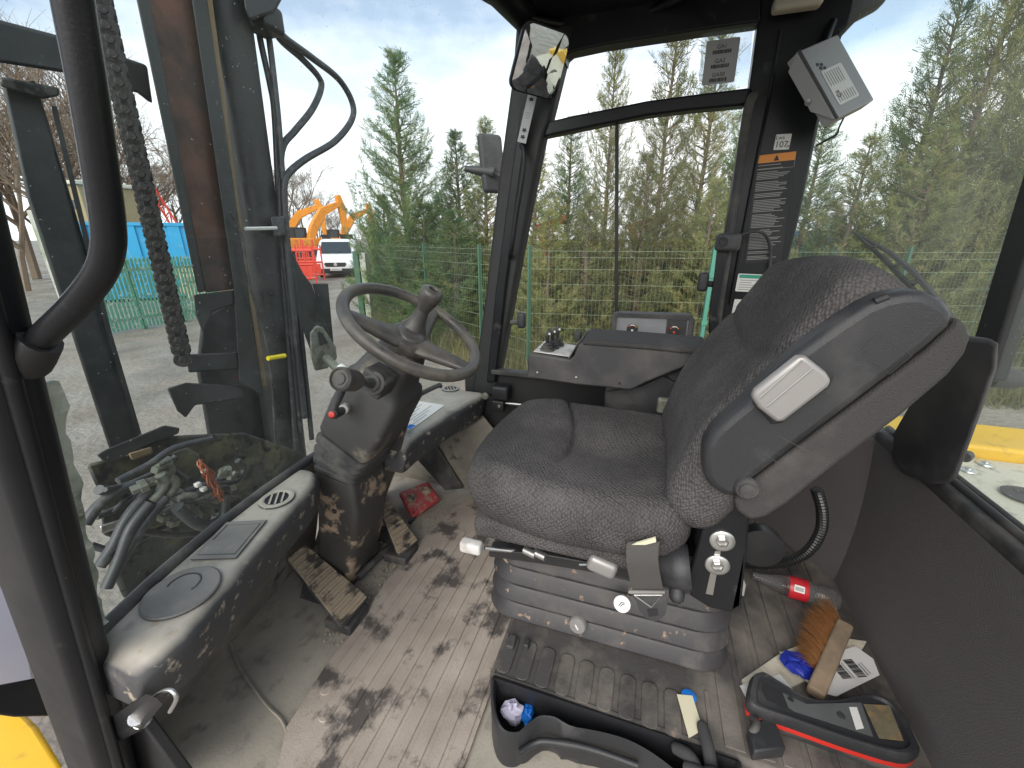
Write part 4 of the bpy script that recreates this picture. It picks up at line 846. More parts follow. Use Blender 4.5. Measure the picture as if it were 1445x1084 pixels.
# window barcode sheet
fr, fo = label_on([(985, 134), (1055, 122), (993, 47)], 1.527, 'clear_wallet', 'clear plastic wallet stuck to upper side window', 'wallet', 'film')
fr, so_ = label_on([(990, 121), (1036, 116), (1000, 58)], 1.524, 'barcode_sheet', 'grey paper with three barcodes inside the window wallet', 'sheet', 'labelgrey')
oo, xx, yy, nn_ = fr
for tx, v_ in (('GA1', .80), ('GA2', .48), ('GA50', .17)):
    text(tx, oo + xx * .48 + yy * (v_ + .04) + nn_ * .0010, xx, yy, .014, 'ink', so_)
    rr = random.Random(tx); u = .22; bars = []
    while u < .76:
        wd = rr.choice((.012, .02, .03)); bars.append((u, v_ - .12, u + wd, v_ - .035)); u += wd + rr.choice((.008, .014))
    printlines(fr, bars, .0009, 'barcode', 'ink', so_)
# rear pillar labels
fr, o = label_on([(1091, 212), (1113, 211), (1094, 190)], 1.504, 'noise_label', 'small square white label with 107 on rear pillar', 'label', 'label')
oo, xx, yy, nn_ = fr
text('107', oo + xx * .46 + yy * .33 + nn_ * .001, xx, yy, .022, 'ink', o); text('dB', oo + xx * .88 + yy * .2 + nn_ * .001, xx, yy, .008, 'ink', o); text('Lwa', oo + xx * .3 + yy * .78 + nn_ * .001, xx, yy, .014, 'ink', o)
fr, o = label_on([(1050, 372), (1102, 370), (1078, 218)], 1.5045, 'warning_decal', 'tall black warning decal with orange header and fine grey print', 'decal', 'ink')
oo, xx, yy, nn_ = fr
# decal follows the pillar's slope
def sk(u, v_): return (u, v_)
printlines(fr, [(.02, .925, .98, .995)], .0009, 'orange_header', 'orange_label', o)
tri = [oo + xx * u + yy * v_ + nn_ * .0014 for u, v_ in ((.44, .935), (.58, .935), (.51, .985))]
B().prism(tri, nn_ * .0003).build('warning_triangle', 'ink', o, smooth=0)
printlines(fr, [(.02, .865, .98, .868), (.02, .865, .03, .925), (.97, .865, .98, .925)], .0010, 'header_frame', 'greyink', o)
rr = random.Random(4); v_ = .90; rows = []
while v_ > .03:
    rows.append((.06, v_, .06 + rr.uniform(.5, .86), v_ + .006)); v_ -= .0145 if rr.random() > .16 else .03
printlines(fr, rows, .0009, 'print', 'greyink', o)
fr, o = label_on([(1037, 411), (1075, 413), (1042, 386)], 1.504, 'green_header_label', 'white label with green header on rear pillar', 'label', 'label')
printlines(fr, [(.06, .76, .94, .95)], .0009, 'green_header', 'green_label', o)
printlines(fr, [(.1, .1 + .13 * k, .55 + .3 * ((k * 5) % 3) / 2, .14 + .13 * k) for k in range(5)], .0009, 'print', 'greyink', o)
fr, o = label_on([(1032, 444), (1086, 448), (1036, 422)], 1.504, 'height_label', 'white 5510mm label low on rear pillar behind backrest', 'label', 'label')
oo, xx, yy, nn_ = fr
text('5510mm', oo + xx * .48 + yy * .74 + nn_ * .001, xx, yy, .019, 'ink', o)
printlines(fr, [(.08 + .3 * (k % 3), .1 + .22 * (k // 3), .28 + .3 * (k % 3), .13 + .22 * (k // 3)) for k in range(6)] + [(.02, .52, .98, .535)], .0009, 'print', 'greyink', o)
# camera pod on post
cp_ = thing('cab_camera', PX(1010, 450, 1.46), 'small black camera on curved cable arm beside rear pillar', 'camera')
B().prism([PX(x, y, 1.455) for x, y in ((1012, 352), (1028, 354), (1020, 400), (1013, 440), (1016, 470), (1000, 470), (1001, 440), (1008, 390))], (.012, 0, 0)).build('camera_post', 'frame', cp_, bevel=.003)
B().rbox(PX(1027, 342, 1.45), (.022, .034, .026), .012, (1, 1, 1), 3).build('camera_body', 'plastic', cp_)
B().lathe(PX(1020, 341, 1.425), (-1, .3, 0), [(0, 0), (.014, 0), (.014, .006), (.010, .006), (.009, .004), (0, .004)], 18).build('camera_lens', 'ink', cp_)
B().tube(smoothpath([PX(1043, 333, 1.45), PX(1062, 327, 1.45), PX(1078, 330, 1.46), PX(1086, 345, 1.475), PX(1087, 370, 1.485), PX(1084, 400, 1.49), PX(1080, 440, 1.495)], 5), .0045, 8).build('camera_cable', 'rubber', cp_)
# grey junction box
jb = thing('junction_box', PX(1172, 105, 1.38), 'tilted pale grey metal control box hung on rear pillar', 'box')
A_, Bq, Dq = PX(1127, 72, 1.36), PX(1181, 168, 1.34), PX(1176, 37, 1.46)
ux, uy = (Bq - A_), (Dq - A_); uy = uy - ux * (uy.dot(ux) / ux.length_squared)
un = ux.cross(uy).normalized()
if un.dot(CAM - A_) < 0: un = -un
B().prism([A_, A_ + ux, A_ + ux + uy, A_ + uy], -un * .034).build('box_shell', 'grey_box', jb, bevel=.003)
wd = PX(1150, 155, 1.385)
B().prism([A_ + un * -.001 - uy.normalized() * .006, A_ + ux - un * .001 - uy.normalized() * .006, A_ + ux * .72 - un * .033 - uy.normalized() * .012, A_ + ux * .12 - un * .033 - uy.normalized() * .012], uy.normalized() * .004).build('box_lid', 'grey_box', jb, bevel=.001)
B().tube([A_ + un * .001, A_ + ux + un * .001], .0035, 6).build('lid_seam', 'plastic', jb)
lab = quadframe(A_ + ux * .50 + uy * .22 + un * .0006, A_ + ux * .50 + uy * .22 + un * .0006 + ux * .38, A_ + ux * .50 + uy * .72 + un * .0006)
lab = quadframe(A_ + ux * .86 + uy * .20 + un * .0004, A_ + ux * .36 + uy * .20 + un * .0004, A_ + ux * .86 + uy * .72 + un * .0004)
if lab[3].dot(un) < 0: lab = (lab[0], lab[1], lab[2], -lab[3])
lo = plate(lab, 'label', 'rating_plate', jb, .0006)
printlines(lab, [(.06 + .48 * (k % 2), .1 + .11 * (k // 2), .30 + .48 * (k % 2) + .15 * ((k * 3) % 2), .13 + .11 * (k // 2)) for k in range(15)], .0007, 'print', 'greyink', lo)
text('CE', lab[0] + lab[1] * .28 + lab[2] * .2 + un * .001, lab[1], lab[2], .016, 'ink', lo)
pp = A_ + ux * .26 + uy * .22 + un * .0006
for da, db in ((0, 0), (.011, .004), (.004, .012), (.015, .016)): B().lathe(pp + ux.normalized() * da + uy.normalized() * db, un, [(0, 0), (.0045, 0), (.0045, .0004), (0, .0004)], 8).build('maker_mark', 'ink', jb)
B().lathe(A_ + ux * .60 - uy.normalized() * .009 - un * .028, -uy, [(0, 0), (.008, 0), (.008, .003), (.004, .004), (0, .004)], 14).build('lid_screw', 'steel', jb)
B().tube(smoothpath([A_ + ux * .98 + uy * .45 - un * .02, PX(1184, 180, 1.40), PX(1180, 190, 1.42), PX(1162, 200, 1.47), PX(1152, 206, 1.50)], 4), .0025, 6).build('box_cable', 'rubber', jb)
B().tube([PX(1176, 30, 1.50), A_ + uy * .9 - un * .03], .010, 8).build('box_hanger', 'frame', jb)
# rear wiper and its motor cover
wm = thing('wiper_motor_cover', PY(1330, 600, -.62), 'dark grey moulded motor cover at foot of rear window bar', 'motor cover')
cov = [PY(x, y, -.60) for x, y in ((1258, 650), (1262, 610), (1285, 570), (1340, 470), (1400, 474), (1410, 484), (1408, 520), (1375, 610), (1352, 672), (1340, 684), (1312, 686), (1272, 668))]
B().prism(cov, ray(1335, 580).normalized() * .06).build('cover_shell', 'plastic', wm, bevel=.014, bseg=3)
B().lathe(PY(1404, 532, -.69), (-.3, -1, 0), [(0, 0), (.022, 0), (.02, .03), (.012, .04), (.012, .06), (0, .062)], 16).build('wiper_spindle', 'plastic', wm)
B().lathe(PY(1362, 646, -.665), (.7, -.6, 0), [(0, 0), (.010, 0), (.010, .02), (.007, .03), (0, .03)], 12).build('cover_bolt', 'rubber', wm)
wp = thing('rear_wiper', PX(1300, 400, 1.35), 'black windscreen wiper blade resting on rear corner glass', 'wiper')
def CP(px, py, offs):     # point on the chamfer glass plane, offset outwards
    nn_ = V((-(C1 - C0).y, (C1 - C0).x, 0)).normalized(); nn_ = nn_ if nn_.dot(CAM - C0) < 0 else -nn_
    d = ray(px, py); t = (C0 + nn_ * offs - CAM).dot(nn_) / d.dot(nn_); return CAM + d * t
B().tube([CP(1207, 330, .012), CP(1250, 368, .014), CP(1285, 405, .014), CP(1312, 436, .014)], [.003, .006, .0065, .006], 6).build('wiper_blade', 'rubber', wp)
B().tube([CP(1215, 334, .022), CP(1255, 356, .026), CP(1290, 385, .028), CP(1330, 432, .028), CP(1392, 520, .03)], [.003, .006, .007, .007, .006], 6).build('wiper_arm', 'plastic', wp)
for a in ((1232, 350), (1262, 376), (1288, 402)): B().tube([CP(*a, .012), CP(a[0] + 8, a[1] - 6, .024)], .004, 5).build('wiper_claw', 'rubber', wp)
# door striker at the foot of the left pillar
st = thing('door_striker', PX(200, 1015, .230), 'bare steel door striker pin and loop on door pillar foot', 'striker')
B().prism([PX(x, y, .228) for x, y in ((145, 1018), (205, 978), (222, 985), (190, 1024), (160, 1040))], (.004, 0, -.02)).build('striker_plate', 'frame', st, bevel=.002)
B().tube(smoothpath([PX(187, 1020, .235), PX(200, 1000, .235), PX(222, 980, .240), PX(240, 974, .243), (PX(249, 985, .243)), PX(240, 1004, .243)], 5), .0032, 8).build('striker_loop', 'zinc', st)
B().lathe(PX(196, 1013, .235), PX(217, 1024, .260) - PX(190, 1010, .228), [(0, -.01), (.012, -.01), (.012, .002), (.009, .003), (.009, .018), (.0125, .019), (.0125, .026), (.011, .028), (0, .028)], 20).build('striker_pin', 'steel', st)
B().prism([PX(x, y, .262) for x, y in ((150, 1030), (200, 1024), (265, 1110), (170, 1110))], (.02, 0, 0)).build('pillar_foot', 'frame_dusty', cab, bevel=.004)

# ================================================================== CLUTTER ON THE PLATFORM
PZF = .117
br = thing('hand_brush', PZ(1150, 920, PZF), 'brown bristle hand brush head with bare wooden stock', 'brush')
s0, s1 = PZ(1192, 882, .165), PZ(1150, 980, .145)
dr = (s1 - s0).normalized(); pr = V((0, 0, 1)).cross(dr).normalized()
B().rbox((s0 + s1) / 2, ((s1 - s0).length / 2, .017, .014), .006, (3, 1, 1), 2, axes=(dr, pr, dr.cross(pr))).build('brush_stock', 'wood', br)
tgt = PZ(1138, 893, .150)
rr = random.Random(2); bb = B()
pdir = (tgt - (s0 + s1) / 2); 
for k in range(1100):
    f = rr.uniform(.04, .72); b0 = s0.lerp(s1, f) + V((0, 0, rr.uniform(-.010, .008)))
    e = b0 + pdir.normalized() * rr.uniform(.060, .095) * (1.1 - .6 * abs(f - .35)) + dr * rr.gauss((f - .38) * .10, .012) + V((0, 0, rr.gauss(-.004, .012)))
    mdp = b0.lerp(e, .55) + V((0, 0, .006)); w_ = dr * .0011 + V((0, 0, .0005))
    bb.add([b0 - w_, b0 + w_, mdp + w_, mdp - w_, e], [(0, 1, 2, 3), (3, 2, 4)])
bb.build('bristles', 'bristle', br, smooth=0)['kind'] = 'stuff'
# boards and papers
bd = B().prism([PZ(x, y, PZF) for x, y in ((1046, 962), (1104, 922), (1165, 900), (1222, 908), (1212, 925), (1090, 985), (1052, 980))], (0, 0, .008)).build('board_offcut', 'board', None, bevel=.001); tag(bd, 'pale dirty board offcut under the brush and papers', 'board')
pf = [PZ(x, y, PZF + .014) for x, y in ((1100, 920), (1150, 975), (1180, 983), (1241, 953), (1232, 930), (1207, 912), (1165, 925))]
pp = B().prism(pf, (0, 0, .0008)).build('printed_label_sheet', 'paper', None); tag(pp, 'white printed sheet with two barcodes lying under the brush', 'paper')
fr = quadframe(PZ(1188, 962, PZF + .0152), PZ(1163, 932, PZF + .0152), PZ(1225, 942, PZF + .0152))
rr = random.Random(9)
for v0 in (.08, .5):
    u = .1; bars = []
    while u < .9:
        wd = rr.choice((.015, .03, .045)); bars.append((u, v0, u + wd, v0 + .26)); u += wd + rr.choice((.012, .022))
    printlines(fr if fr[3].z > 0 else (fr[0], fr[1], fr[2], -fr[3]), bars, .0002, 'barcode', 'ink', pp)
printlines(fr if fr[3].z > 0 else (fr[0], fr[1], fr[2], -fr[3]), [(.1, .38, .8, .41), (.15, .8, .7, .85), (.2, .9, .75, .93)], .0002, 'print', 'greyink', pp)
pp2 = B().prism([PZ(x, y, PZF + .010) for x, y in ((1044, 968), (1062, 962), (1100, 952), (1130, 985), (1120, 1010), (1060, 1000))], (0, 0, .001)).build('torn_paper', 'paper', None); tag(pp2, 'torn white paper scrap beside the black device', 'paper')
def crumple(c, r, mt, name, lab, cat, seed, sq=(1, 1, .6)):
    rr = random.Random(seed); b = B(); n1, n2 = 9, 12; rings = []
    for i in range(n1 + 1):
        th = math.pi * i / n1; ring_ = []
        for j in range(n2):
            ph = 2 * math.pi * j / n2; q = r * (1 + rr.uniform(-.28, .22)); ring_.append(V(c) + V((q * math.sin(th) * math.cos(ph) * sq[0], q * math.sin(th) * math.sin(ph) * sq[1], q * math.cos(th) * sq[2])))
        rings.append(ring_)
    o = b.loft(rings).build(name, mt, None, smooth=0); return tag(o, lab, cat)
crumple(PZ(723, 1004, .07), .026, 'mauve', 'crumpled_tissue', 'crumpled white and lilac wrapper in the storage bin', 'wrapper', 1, (.8, 1, .9))
crumple(PZ(744, 1008, .06), .020, 'blue', 'blue_wrapper', 'crumpled bright blue wrapper in the storage bin', 'wrapper', 2, (1, .7, .8))
crumple(PZ(1128, 935, PZF + .022), .030, 'blue2', 'blue_packet', 'crumpled dark blue packet under the brush bristles', 'packet', 3, (1, 1.2, .35)) if 'blue2' in M else crumple(PZ(1128, 938, PZF + .02), .030, mat('dark_blue_packet', (.015, .03, .33), .5, var=.3), 'blue_packet', 'crumpled dark blue packet under the brush bristles', 'packet', 3, (1, 1.2, .35))
# tag on blue disc
td = B().lathe(PZ(972, 984, .1165), (0, 0, 1), [(0, 0), (.016, 0), (.016, .004), (.012, .006), (0, .006)], 12).build('blue_disc', 'blue', None); tag(td, 'flat bright blue plastic disc on the rubber platform', 'disc')
tg = B().prism([PZ(x, y, .125) for x, y in ((955, 980), (977, 982), (992, 1030), (972, 1042))], (0, 0, .0008)).build('cream_tag', 'tagpaper', None); tag(tg, 'cream paper tag hanging over the platform edge beside blue disc', 'tag')
# glove: palm and two visible fingers
gl_ = B(); gp = [(990, 1048), (993, 1025), (1003, 1018)]
def fing(pts, r): gl_.tube(smoothpath([PZ(x, y, z) for x, y, z in pts], 4), [r * (1.0 - .25 * (k / (4 * (len(pts) - 1))) ** 3) for k in range(4 * (len(pts) - 1) + 1)], 10)
fing([(1005, 1095, .10), (1000, 1060, .125), (992, 1028, .13), (990, 1021, .13)], .0125)
fing([(990, 1100, .10), (975, 1070, .125), (958, 1058, .12), (950, 1056, .115)], .012)
fing([(1015, 1105, .10), (985, 1090, .125), (966, 1082, .12)], .0125)
fing([(1030, 1120, .10), (1010, 1100, .12), (990, 1100, .12)], .02)
tag(gl_.build('work_glove', 'glove', None, smooth=70), 'black knitted work glove with raised fingers at bin edge', 'glove')
# black and red handheld device (long shell with screen)
M['keypad'] = mat('worn_keypad_grey', (.095, .10, .10), .55, var=.2, vscale=30, bump=.2, bscale=300)
dv = thing('handheld_device', PZ(1170, 1030, PZF), 'scuffed black handheld device with red edge band and scratched screen', 'device')
outl_t = [(1064, 955), (1076, 948), (1092, 957), (1140, 984), (1180, 988), (1222, 980), (1250, 984), (1272, 1002), (1290, 1040), (1294, 1056), (1270, 1062), (1200, 1042), (1120, 1014), (1068, 996), (1059, 980)]
zt = .175
top_ = smoothpath([PZ(x, y, zt) for x, y in outl_t] + [PZ(*outl_t[0], zt)], 3)[:-1]
cen = sum(top_, V()) / len(top_)
def sc2(pts, f, z): return [V((cen.x + (p.x - cen.x) * f, cen.y + (p.y - cen.y) * f, z)) for p in pts]
B().loft([sc2(top_, .96, .1175), sc2(top_, 1.02, .128), sc2(top_, 1.03, .135)]).build('lower_shell', 'rubber', dv)
B().loft([sc2(top_, 1.03, .135), sc2(top_, 1.035, .139), sc2(top_, 1.03, .146)]).build('red_band', 'redplastic', dv)
B().loft([sc2(top_, 1.03, .146), sc2(top_, 1.045, .156), sc2(top_, 1.03, .170), sc2(top_, 1.0, zt), sc2(top_, .93, zt), sc2(top_, .90, zt - .006)]).build('upper_shell', 'plastic_dark', dv)
def ontop(pts, name, mt, dz=0, th=.0012, parent=dv): return B().prism([PZ(x, y, zt - .006 + dz) for x, y in pts], (0, 0, th)).build(name, mt, parent, bevel=0)
ontop([(1078, 965), (1103, 978), (1112, 1000), (1082, 988), (1076, 975)], 'finger_recess', 'ink')
ontop([(1104, 978), (1138, 994), (1215, 992), (1232, 1040), (1120, 1004), (1112, 998)], 'keypad_face', 'keypad', .0002)
ontop([(1198, 998), (1209, 998), (1219, 1028), (1208, 1030)], 'serial_label', 'label', .002, .0006)
M['oldscreen'] = mat('scratched_screen', (.16, .14, .09), .25, var=.3, vscale=40, dirt=(.36, .20, .08), dscale=22, dthr=.6)
ontop([(1218, 994), (1255, 996), (1275, 1046), (1240, 1042)], 'screen', 'oldscreen', .0016)
B().lathe(PZ(1187, 1010, zt - .004), (0, 0, 1), [(0, 0), (.007, 0), (.007, .001), (.005, .0016), (0, .0012)], 14).build('key_button', 'rubber', dv)
B().lathe(PZ(1116, 987, zt - .004), (0, 0, 1), [(0, 0), (.0055, 0), (.005, .0012), (0, .001)], 12).build('key_button', 'ink', dv)
# small black cable box in front
cb = thing('black_cable_box', PZ(1080, 1060, PZF), 'small black plastic connector box in front of handheld device', 'box')
B().prism([PZ(x, y, PZF) for x, y in ((1052, 1040), (1085, 1018), (1105, 1070), (1060, 1075))], (0, 0, .03)).build('box_shell', 'plastic_dark', cb, bevel=.004)
B().tube(smoothpath([PZ(1062, 1012, .14), PZ(1068, 1022, .15), PZ(1060, 1035, .14)], 4), .008, 8).build('cable_stub', 'rubber', cb)
# plastic bottle with red label
bo = thing('drinks_bottle', PZ(1120, 830, PZF), 'crushed clear plastic drinks bottle with red label on the floor', 'bottle')
b0, b1 = PZ(1062, 812, .145), PZ(1184, 848, .150); ax_ = (b1 - b0)
Ln = ax_.length
B().lathe(b0, ax_, [(0, 0), (.010, 0), (.011, Ln * .10), (.020, Ln * .28), (.029, Ln * .42), (.029, Ln * .66), (.027, Ln * .72), (.030, Ln * .80), (.029, Ln * .95), (.022, Ln), (0, Ln * .99)], 20).build('bottle_body', 'bottle', bo)
B().lathe(b0, ax_, [(.0297, Ln * .43), (.0303, Ln * .44), (.0303, Ln * .64), (.0297, Ln * .65)], 20).build('red_label', mat('red_wrapper', (.50, .02, .03), .35, var=.25, vscale=60), bo)
lc = b0 + ax_ * .535; vdir = (CAM - lc).normalized(); axn = ax_.normalized(); vdir = (vdir - axn * vdir.dot(axn)).normalized(); side_ = axn.cross(vdir)
frb = quadframe(lc + vdir * .0308 - axn * .012 - side_ * .009, lc + vdir * .0308 + axn * .012 - side_ * .009, lc + vdir * .0308 - axn * .012 + side_ * .009)
if frb[3].dot(vdir) < 0: frb = (frb[0], frb[1], frb[2], -frb[3])
lp_ = plate(frb, 'label', 'barcode_patch', bo, .0005); printlines(frb, [(.12 + .09 * k, .25, .16 + .09 * k, .8) for k in range(9)], .0006, 'barcode', 'ink', lp_)
# corrugated hose
ch = smoothpath([PX(1152, 690, 1.0), PX(1160, 720, 1.0), PX(1158, 750, 1.0), PX(1140, 778, 1.0), PX(1112, 793, 1.0), PX(1080, 797, 1.0), PX(1050, 795, 1.0)], 16)
tag(B().tube(ch, [.0105 + .0028 * (k % 2) for k in range(len(ch))], 12).build('corrugated_hose', 'hoseblack', None, smooth=20), 'black corrugated cable conduit looping down behind the seat', 'hose')

# ================================================================== MACHINE OUTSIDE THE CAB
mast = thing('lift_mast', (1.3, 1.9, GZ), 'greasy dark steel forklift mast rails with rusty slide and lift cylinder', 'mast')
def yp(pts, Y, th, name, mt, parent=mast, bevel=.006, bseg=2): return B().prism([PY(x, y, Y) for x, y in pts], ray(sum(p[0] for p in pts) / len(pts), sum(p[1] for p in pts) / len(pts)).normalized() * th).build(name, mt, parent, bevel=bevel, bseg=bseg)
yp([(180, -60), (200, -60), (291, 412), (279, 414)], 1.68, .10, 'rail_flange', 'flange' if 'flange' in M else 'mast')
yp([(197, -60), (264, -60), (337, 408), (290, 414)], 1.72, .05, 'rusty_slide', 'rust')
yp([(262, -60), (284, -60), (372, 560), (338, 540), (330, 408)], 1.69, .12, 'inner_rail', 'mast')
yp([(281, -60), (292, -60), (336, 280), (377, 545), (364, 545), (324, 280)], 1.70, .03, 'greasy_edge', 'grease', bevel=.003)
yp([(272, 416), (340, 408), (347, 424), (300, 440), (286, 470), (276, 445)], 1.70, .09, 'rail_foot', 'mast')
B().tube([PY(305, -60, 1.80), PY(360, 300, 1.84), PY(412, 690, 1.9)], .098, 20).build('lift_cylinder', 'mast', mast)
yp([(284, 446), (332, 420), (365, 545), (425, 600), (436, 720), (330, 730), (300, 660), (276, 520)], 1.95, .25, 'lower_carriage', 'mast', bevel=.02)
yp([(262, 500), (345, 497), (350, 520), (266, 526)], 1.70, .05, 'carriage_plate', 'zinc2' if 'zinc2' in M else 'mast')
yp([(235, 548), (262, 540), (345, 545), (345, 562), (275, 572), (262, 590), (250, 580)], 1.72, .12, 'fork_bracket', 'mast')
# far (left) rail and crossbeam
lr = [(-20, 60), (24, 110), (52, 118), (100, 280), (200, 606), (205, 640), (160, 655), (38, 280), (0, 150)]
yp([(2, 120), (50, 112), (101, 280), (204, 630), (156, 640), (38, 280)], 1.9, .12, 'outer_rail', 'mast', bevel=.01)
yp([(72, 150), (80, 150), (158, 470), (205, 630), (198, 630), (150, 470)], 1.885, .02, 'rail_weld', 'mast', bevel=0)
yp([(-30, 22), (0, 28), (90, 52), (208, 92), (216, 148), (196, 132), (96, 104), (-30, 84)], 1.88, .10, 'crossbeam', 'mast', bevel=.01)
yp([(0, 108), (84, 124), (84, 136), (60, 140), (0, 122)], 1.84, .06, 'rail_bracket', 'greasy', bevel=.006)
yp([(338, -60), (430, -60), (388, 18), (352, 30), (345, 10)], 1.62, .2, 'crown_bracket', 'mast', bevel=.01)
B().rbox(PY(372, 28, 1.70), (.06, .06, .05), .02, (1, 1, 1), 2).build('hose_manifold', 'mast', mast)
# lift chain of leaf links
lc_ = thing('lift_chain', PY(262, 500, 1.62), 'greasy black leaf chain hanging between the mast rails', 'chain')
c0, c1 = PY(131, -46, 1.60), PY(258, 505, 1.60); cd_ = (c1 - c0); NL = 32
stepv = cd_ / NL; tdir = cd_.normalized(); face = (CAM - (c0 + c1) / 2).normalized(); wdir = tdir.cross(face).normalized(); ndir = wdir.cross(tdir)
hl_ = stepv.length
def fig8(r, waist, half, n=7):
    o = []
    for k in range(n + 1): a = math.radians(-75 + 150 * k / n); o.append((r * math.cos(a + math.pi / 2) * 1, half + r * math.sin(a + math.pi / 2)))
    o.append((-waist, 0))
    for k in range(n + 1): a = math.radians(-75 + 150 * k / n); o.append((r * math.cos(a - math.pi / 2), -half + r * math.sin(a - math.pi / 2)))
    o.append((waist, 0)); return o
lm = B(); f8 = fig8(.031, .021, hl_ * .46)
for dx, z_ in ((-.016, 0), (.0, 0), (.016, 0)):
    lm.prism([V((a, b, dx - .004)) for a, b in f8], (0, 0, .008))
for s_ in (-1, 1): lm.lathe((0, s_ * hl_ * .5, -.024), (0, 0, 1), [(0, 0), (.012, 0), (.012, .046), (0, .046)], 10)
lm.lathe((.0, 0, -.02), (0, 0, 1), [(0, 0), (.012, 0), (.011, .04), (0, .04)], 8)
l0 = lm.build('chain_link', 'chain', None, smooth=40, bevel=.002)
base_m = Matrix((wdir, tdir, ndir)).transposed().to_4x4()
for k in range(NL):
    o = l0 if k == 0 else l0.copy()
    if k: COL.objects.link(o)
    o.parent = lc_; o.matrix_parent_inverse = Matrix.Translation(lc_.location).inverted()
    mm = base_m.copy(); mm.translation = c0 + stepv * (k + .5) + ndir * (.008 if k % 2 else 0); o.matrix_basis = mm
# hoses on the mast
def hose(pts, r, lab, Y=1.74, mt='hose', name='hydraulic_hose', group='hoses clipped to the lift mast'):
    o = B().tube(smoothpath([PY(x, y, Y) if len(q) == 0 else PY(x, y, q[0]) for x, y, *q in pts], 7), r, 10).build(name, mt, None); return tag(o, lab, 'hose', group)
hose([(381, 20), (398, 50), (438, 80), (478, 112), (497, 145), (496, 170), (472, 200), (432, 224), (408, 244), (401, 262), (402, 300), (408, 380), (418, 480), (430, 590)], .0165, 'thick grey hydraulic hose in wide outer loop beside the mast', 1.72)
hose([(378, 24), (395, 55), (425, 82), (449, 108), (453, 125), (440, 155), (416, 185), (400, 205), (396, 240), (397, 330), (410, 460), (424, 610)], .0155, 'dark hydraulic hose in tighter inner loop beside the mast', 1.75)
hose([(362, 22), (368, 60), (381, 120), (387, 160), (392, 260), (398, 380), (410, 520), (418, 640)], .0135, 'hydraulic hose running straight down beside lift cylinder', 1.76)
hose([(376, 28), (383, 80), (393, 170), (398, 240), (404, 330), (420, 430), (432, 540), (440, 620)], .0135, 'hydraulic hose running straight down, outermost of the bundle', 1.73)
hose([(325, 300, 1.66), (340, 330, 1.66), (352, 400, 1.66), (375, 480, 1.66), (385, 560, 1.66), (390, 650, 1.66)], .006, 'thin black cable down the mast face with yellow tape', 1.66, 'rubber', 'mast_cable')
tie = B().tube([PY(346, 323, 1.66), PY(390, 322, 1.66)], .008, 6).build('cable_tie', 'label', None); tag(tie, 'white cable tie across the mast hoses', 'cable tie')
cl = yp([(382, 306), (400, 305), (403, 332), (386, 334)], 1.66, .1, 'hose_clamp', 'hose', None); tag(cl, 'black clamp block holding the mast hoses', 'clamp')
yt = B().tube([PY(378, 506, 1.64), PY(402, 502, 1.64)], .011, 8).build('yellow_tape', mat('yellow_tape', (.85, .68, .02), .5, var=.1), None); tag(yt, 'yellow tape band on cable at the mast foot', 'tape')
# chassis arm and clevis to the right of the mast
ca = thing('tilt_linkage', PY(450, 520, 1.75), 'grey tilt cylinder clevis and dark arm beside mast foot', 'linkage')
yp([(410, 352), (428, 386), (440, 402), (456, 448), (468, 478), (470, 520), (440, 500), (414, 430)], 1.72, .06, 'arm_plate', 'mast', ca)
yp([(440, 400), (463, 400), (472, 500), (466, 520), (455, 450)], 1.80, .08, 'arm_post', 'mast', ca)
yp([(437, 470), (446, 458), (456, 462), (474, 490), (476, 506), (462, 520), (444, 524), (438, 500)], 1.60, .06, 'clevis', 'fitting2' if 'fitting2' in M else 'fitting', ca, .012)
yp([(449, 468), (455, 470), (463, 484), (452, 488)], 1.596, .02, 'clevis_eye', 'ink', ca, 0)
B().tube([PY(460, 505, 1.58), PY(492, 536, 1.40)], .022, 12).build('tilt_rod', 'fitting', ca)
B().tube([PY(480, 518, 1.45), PY(488, 527, 1.41)], .0235, 12).build('rod_band', 'label', ca)
# chassis and hydraulics below the windscreen
chs = thing('front_chassis', (.8, 1.3, GZ), 'greasy forklift chassis beams and hydraulic valve bank below windscreen', 'chassis')
yp([(136, 642), (150, 634), (232, 600), (254, 604), (252, 612), (200, 632), (166, 652), (146, 652)], 1.42, .10, 'angle_bar', 'bluesteel' if 'bluesteel' in M else 'mast', chs, .004)
yp([(120, 655), (165, 645), (235, 615), (345, 610), (430, 640), (430, 700), (330, 720), (250, 690), (150, 720)], 1.50, .3, 'chassis_beam', 'greasy', chs, .01)
yp([(214, 646), (262, 630), (280, 640), (290, 668), (276, 690), (262, 700), (225, 690)], 1.36, .10, 'motor_block', 'greasy', chs, .01)
for k in range(8):
    yp([(216 + k * 1.6, 650 + k * 6), (240 + k * 1.6, 645 + k * 6), (241 + k * 1.6, 648 + k * 6), (217 + k * 1.6, 653 + k * 6)], 1.345, .02, 'cooling_fin', 'fitting', chs, 0)
yp([(140, 700), (160, 690), (340, 700), (345, 712), (160, 760), (145, 755)], 1.30, .06, 'cross_channel', 'greasy', chs, .006)
yp([(140, 742), (330, 682), (336, 690), (143, 754)], 1.24, .03, 'bright_rod', 'steel', chs, .004)
rr = random.Random(17)
for k in range(11):
    y0 = rr.uniform(650, 740); Yq = rr.uniform(1.16, 1.34); p = [(rr.uniform(125, 190), y0 + rr.uniform(10, 60))]
    for j in range(3): p.append((p[-1][0] + rr.uniform(30, 60), p[-1][1] + rr.uniform(-38, 14)))
    B().tube(smoothpath([PY(x, y, Yq + rr.uniform(-.03, .03)) for x, y in p], 5), rr.choice((.006, .009, .012)), 8).build('valve_hose', 'hose', chs)
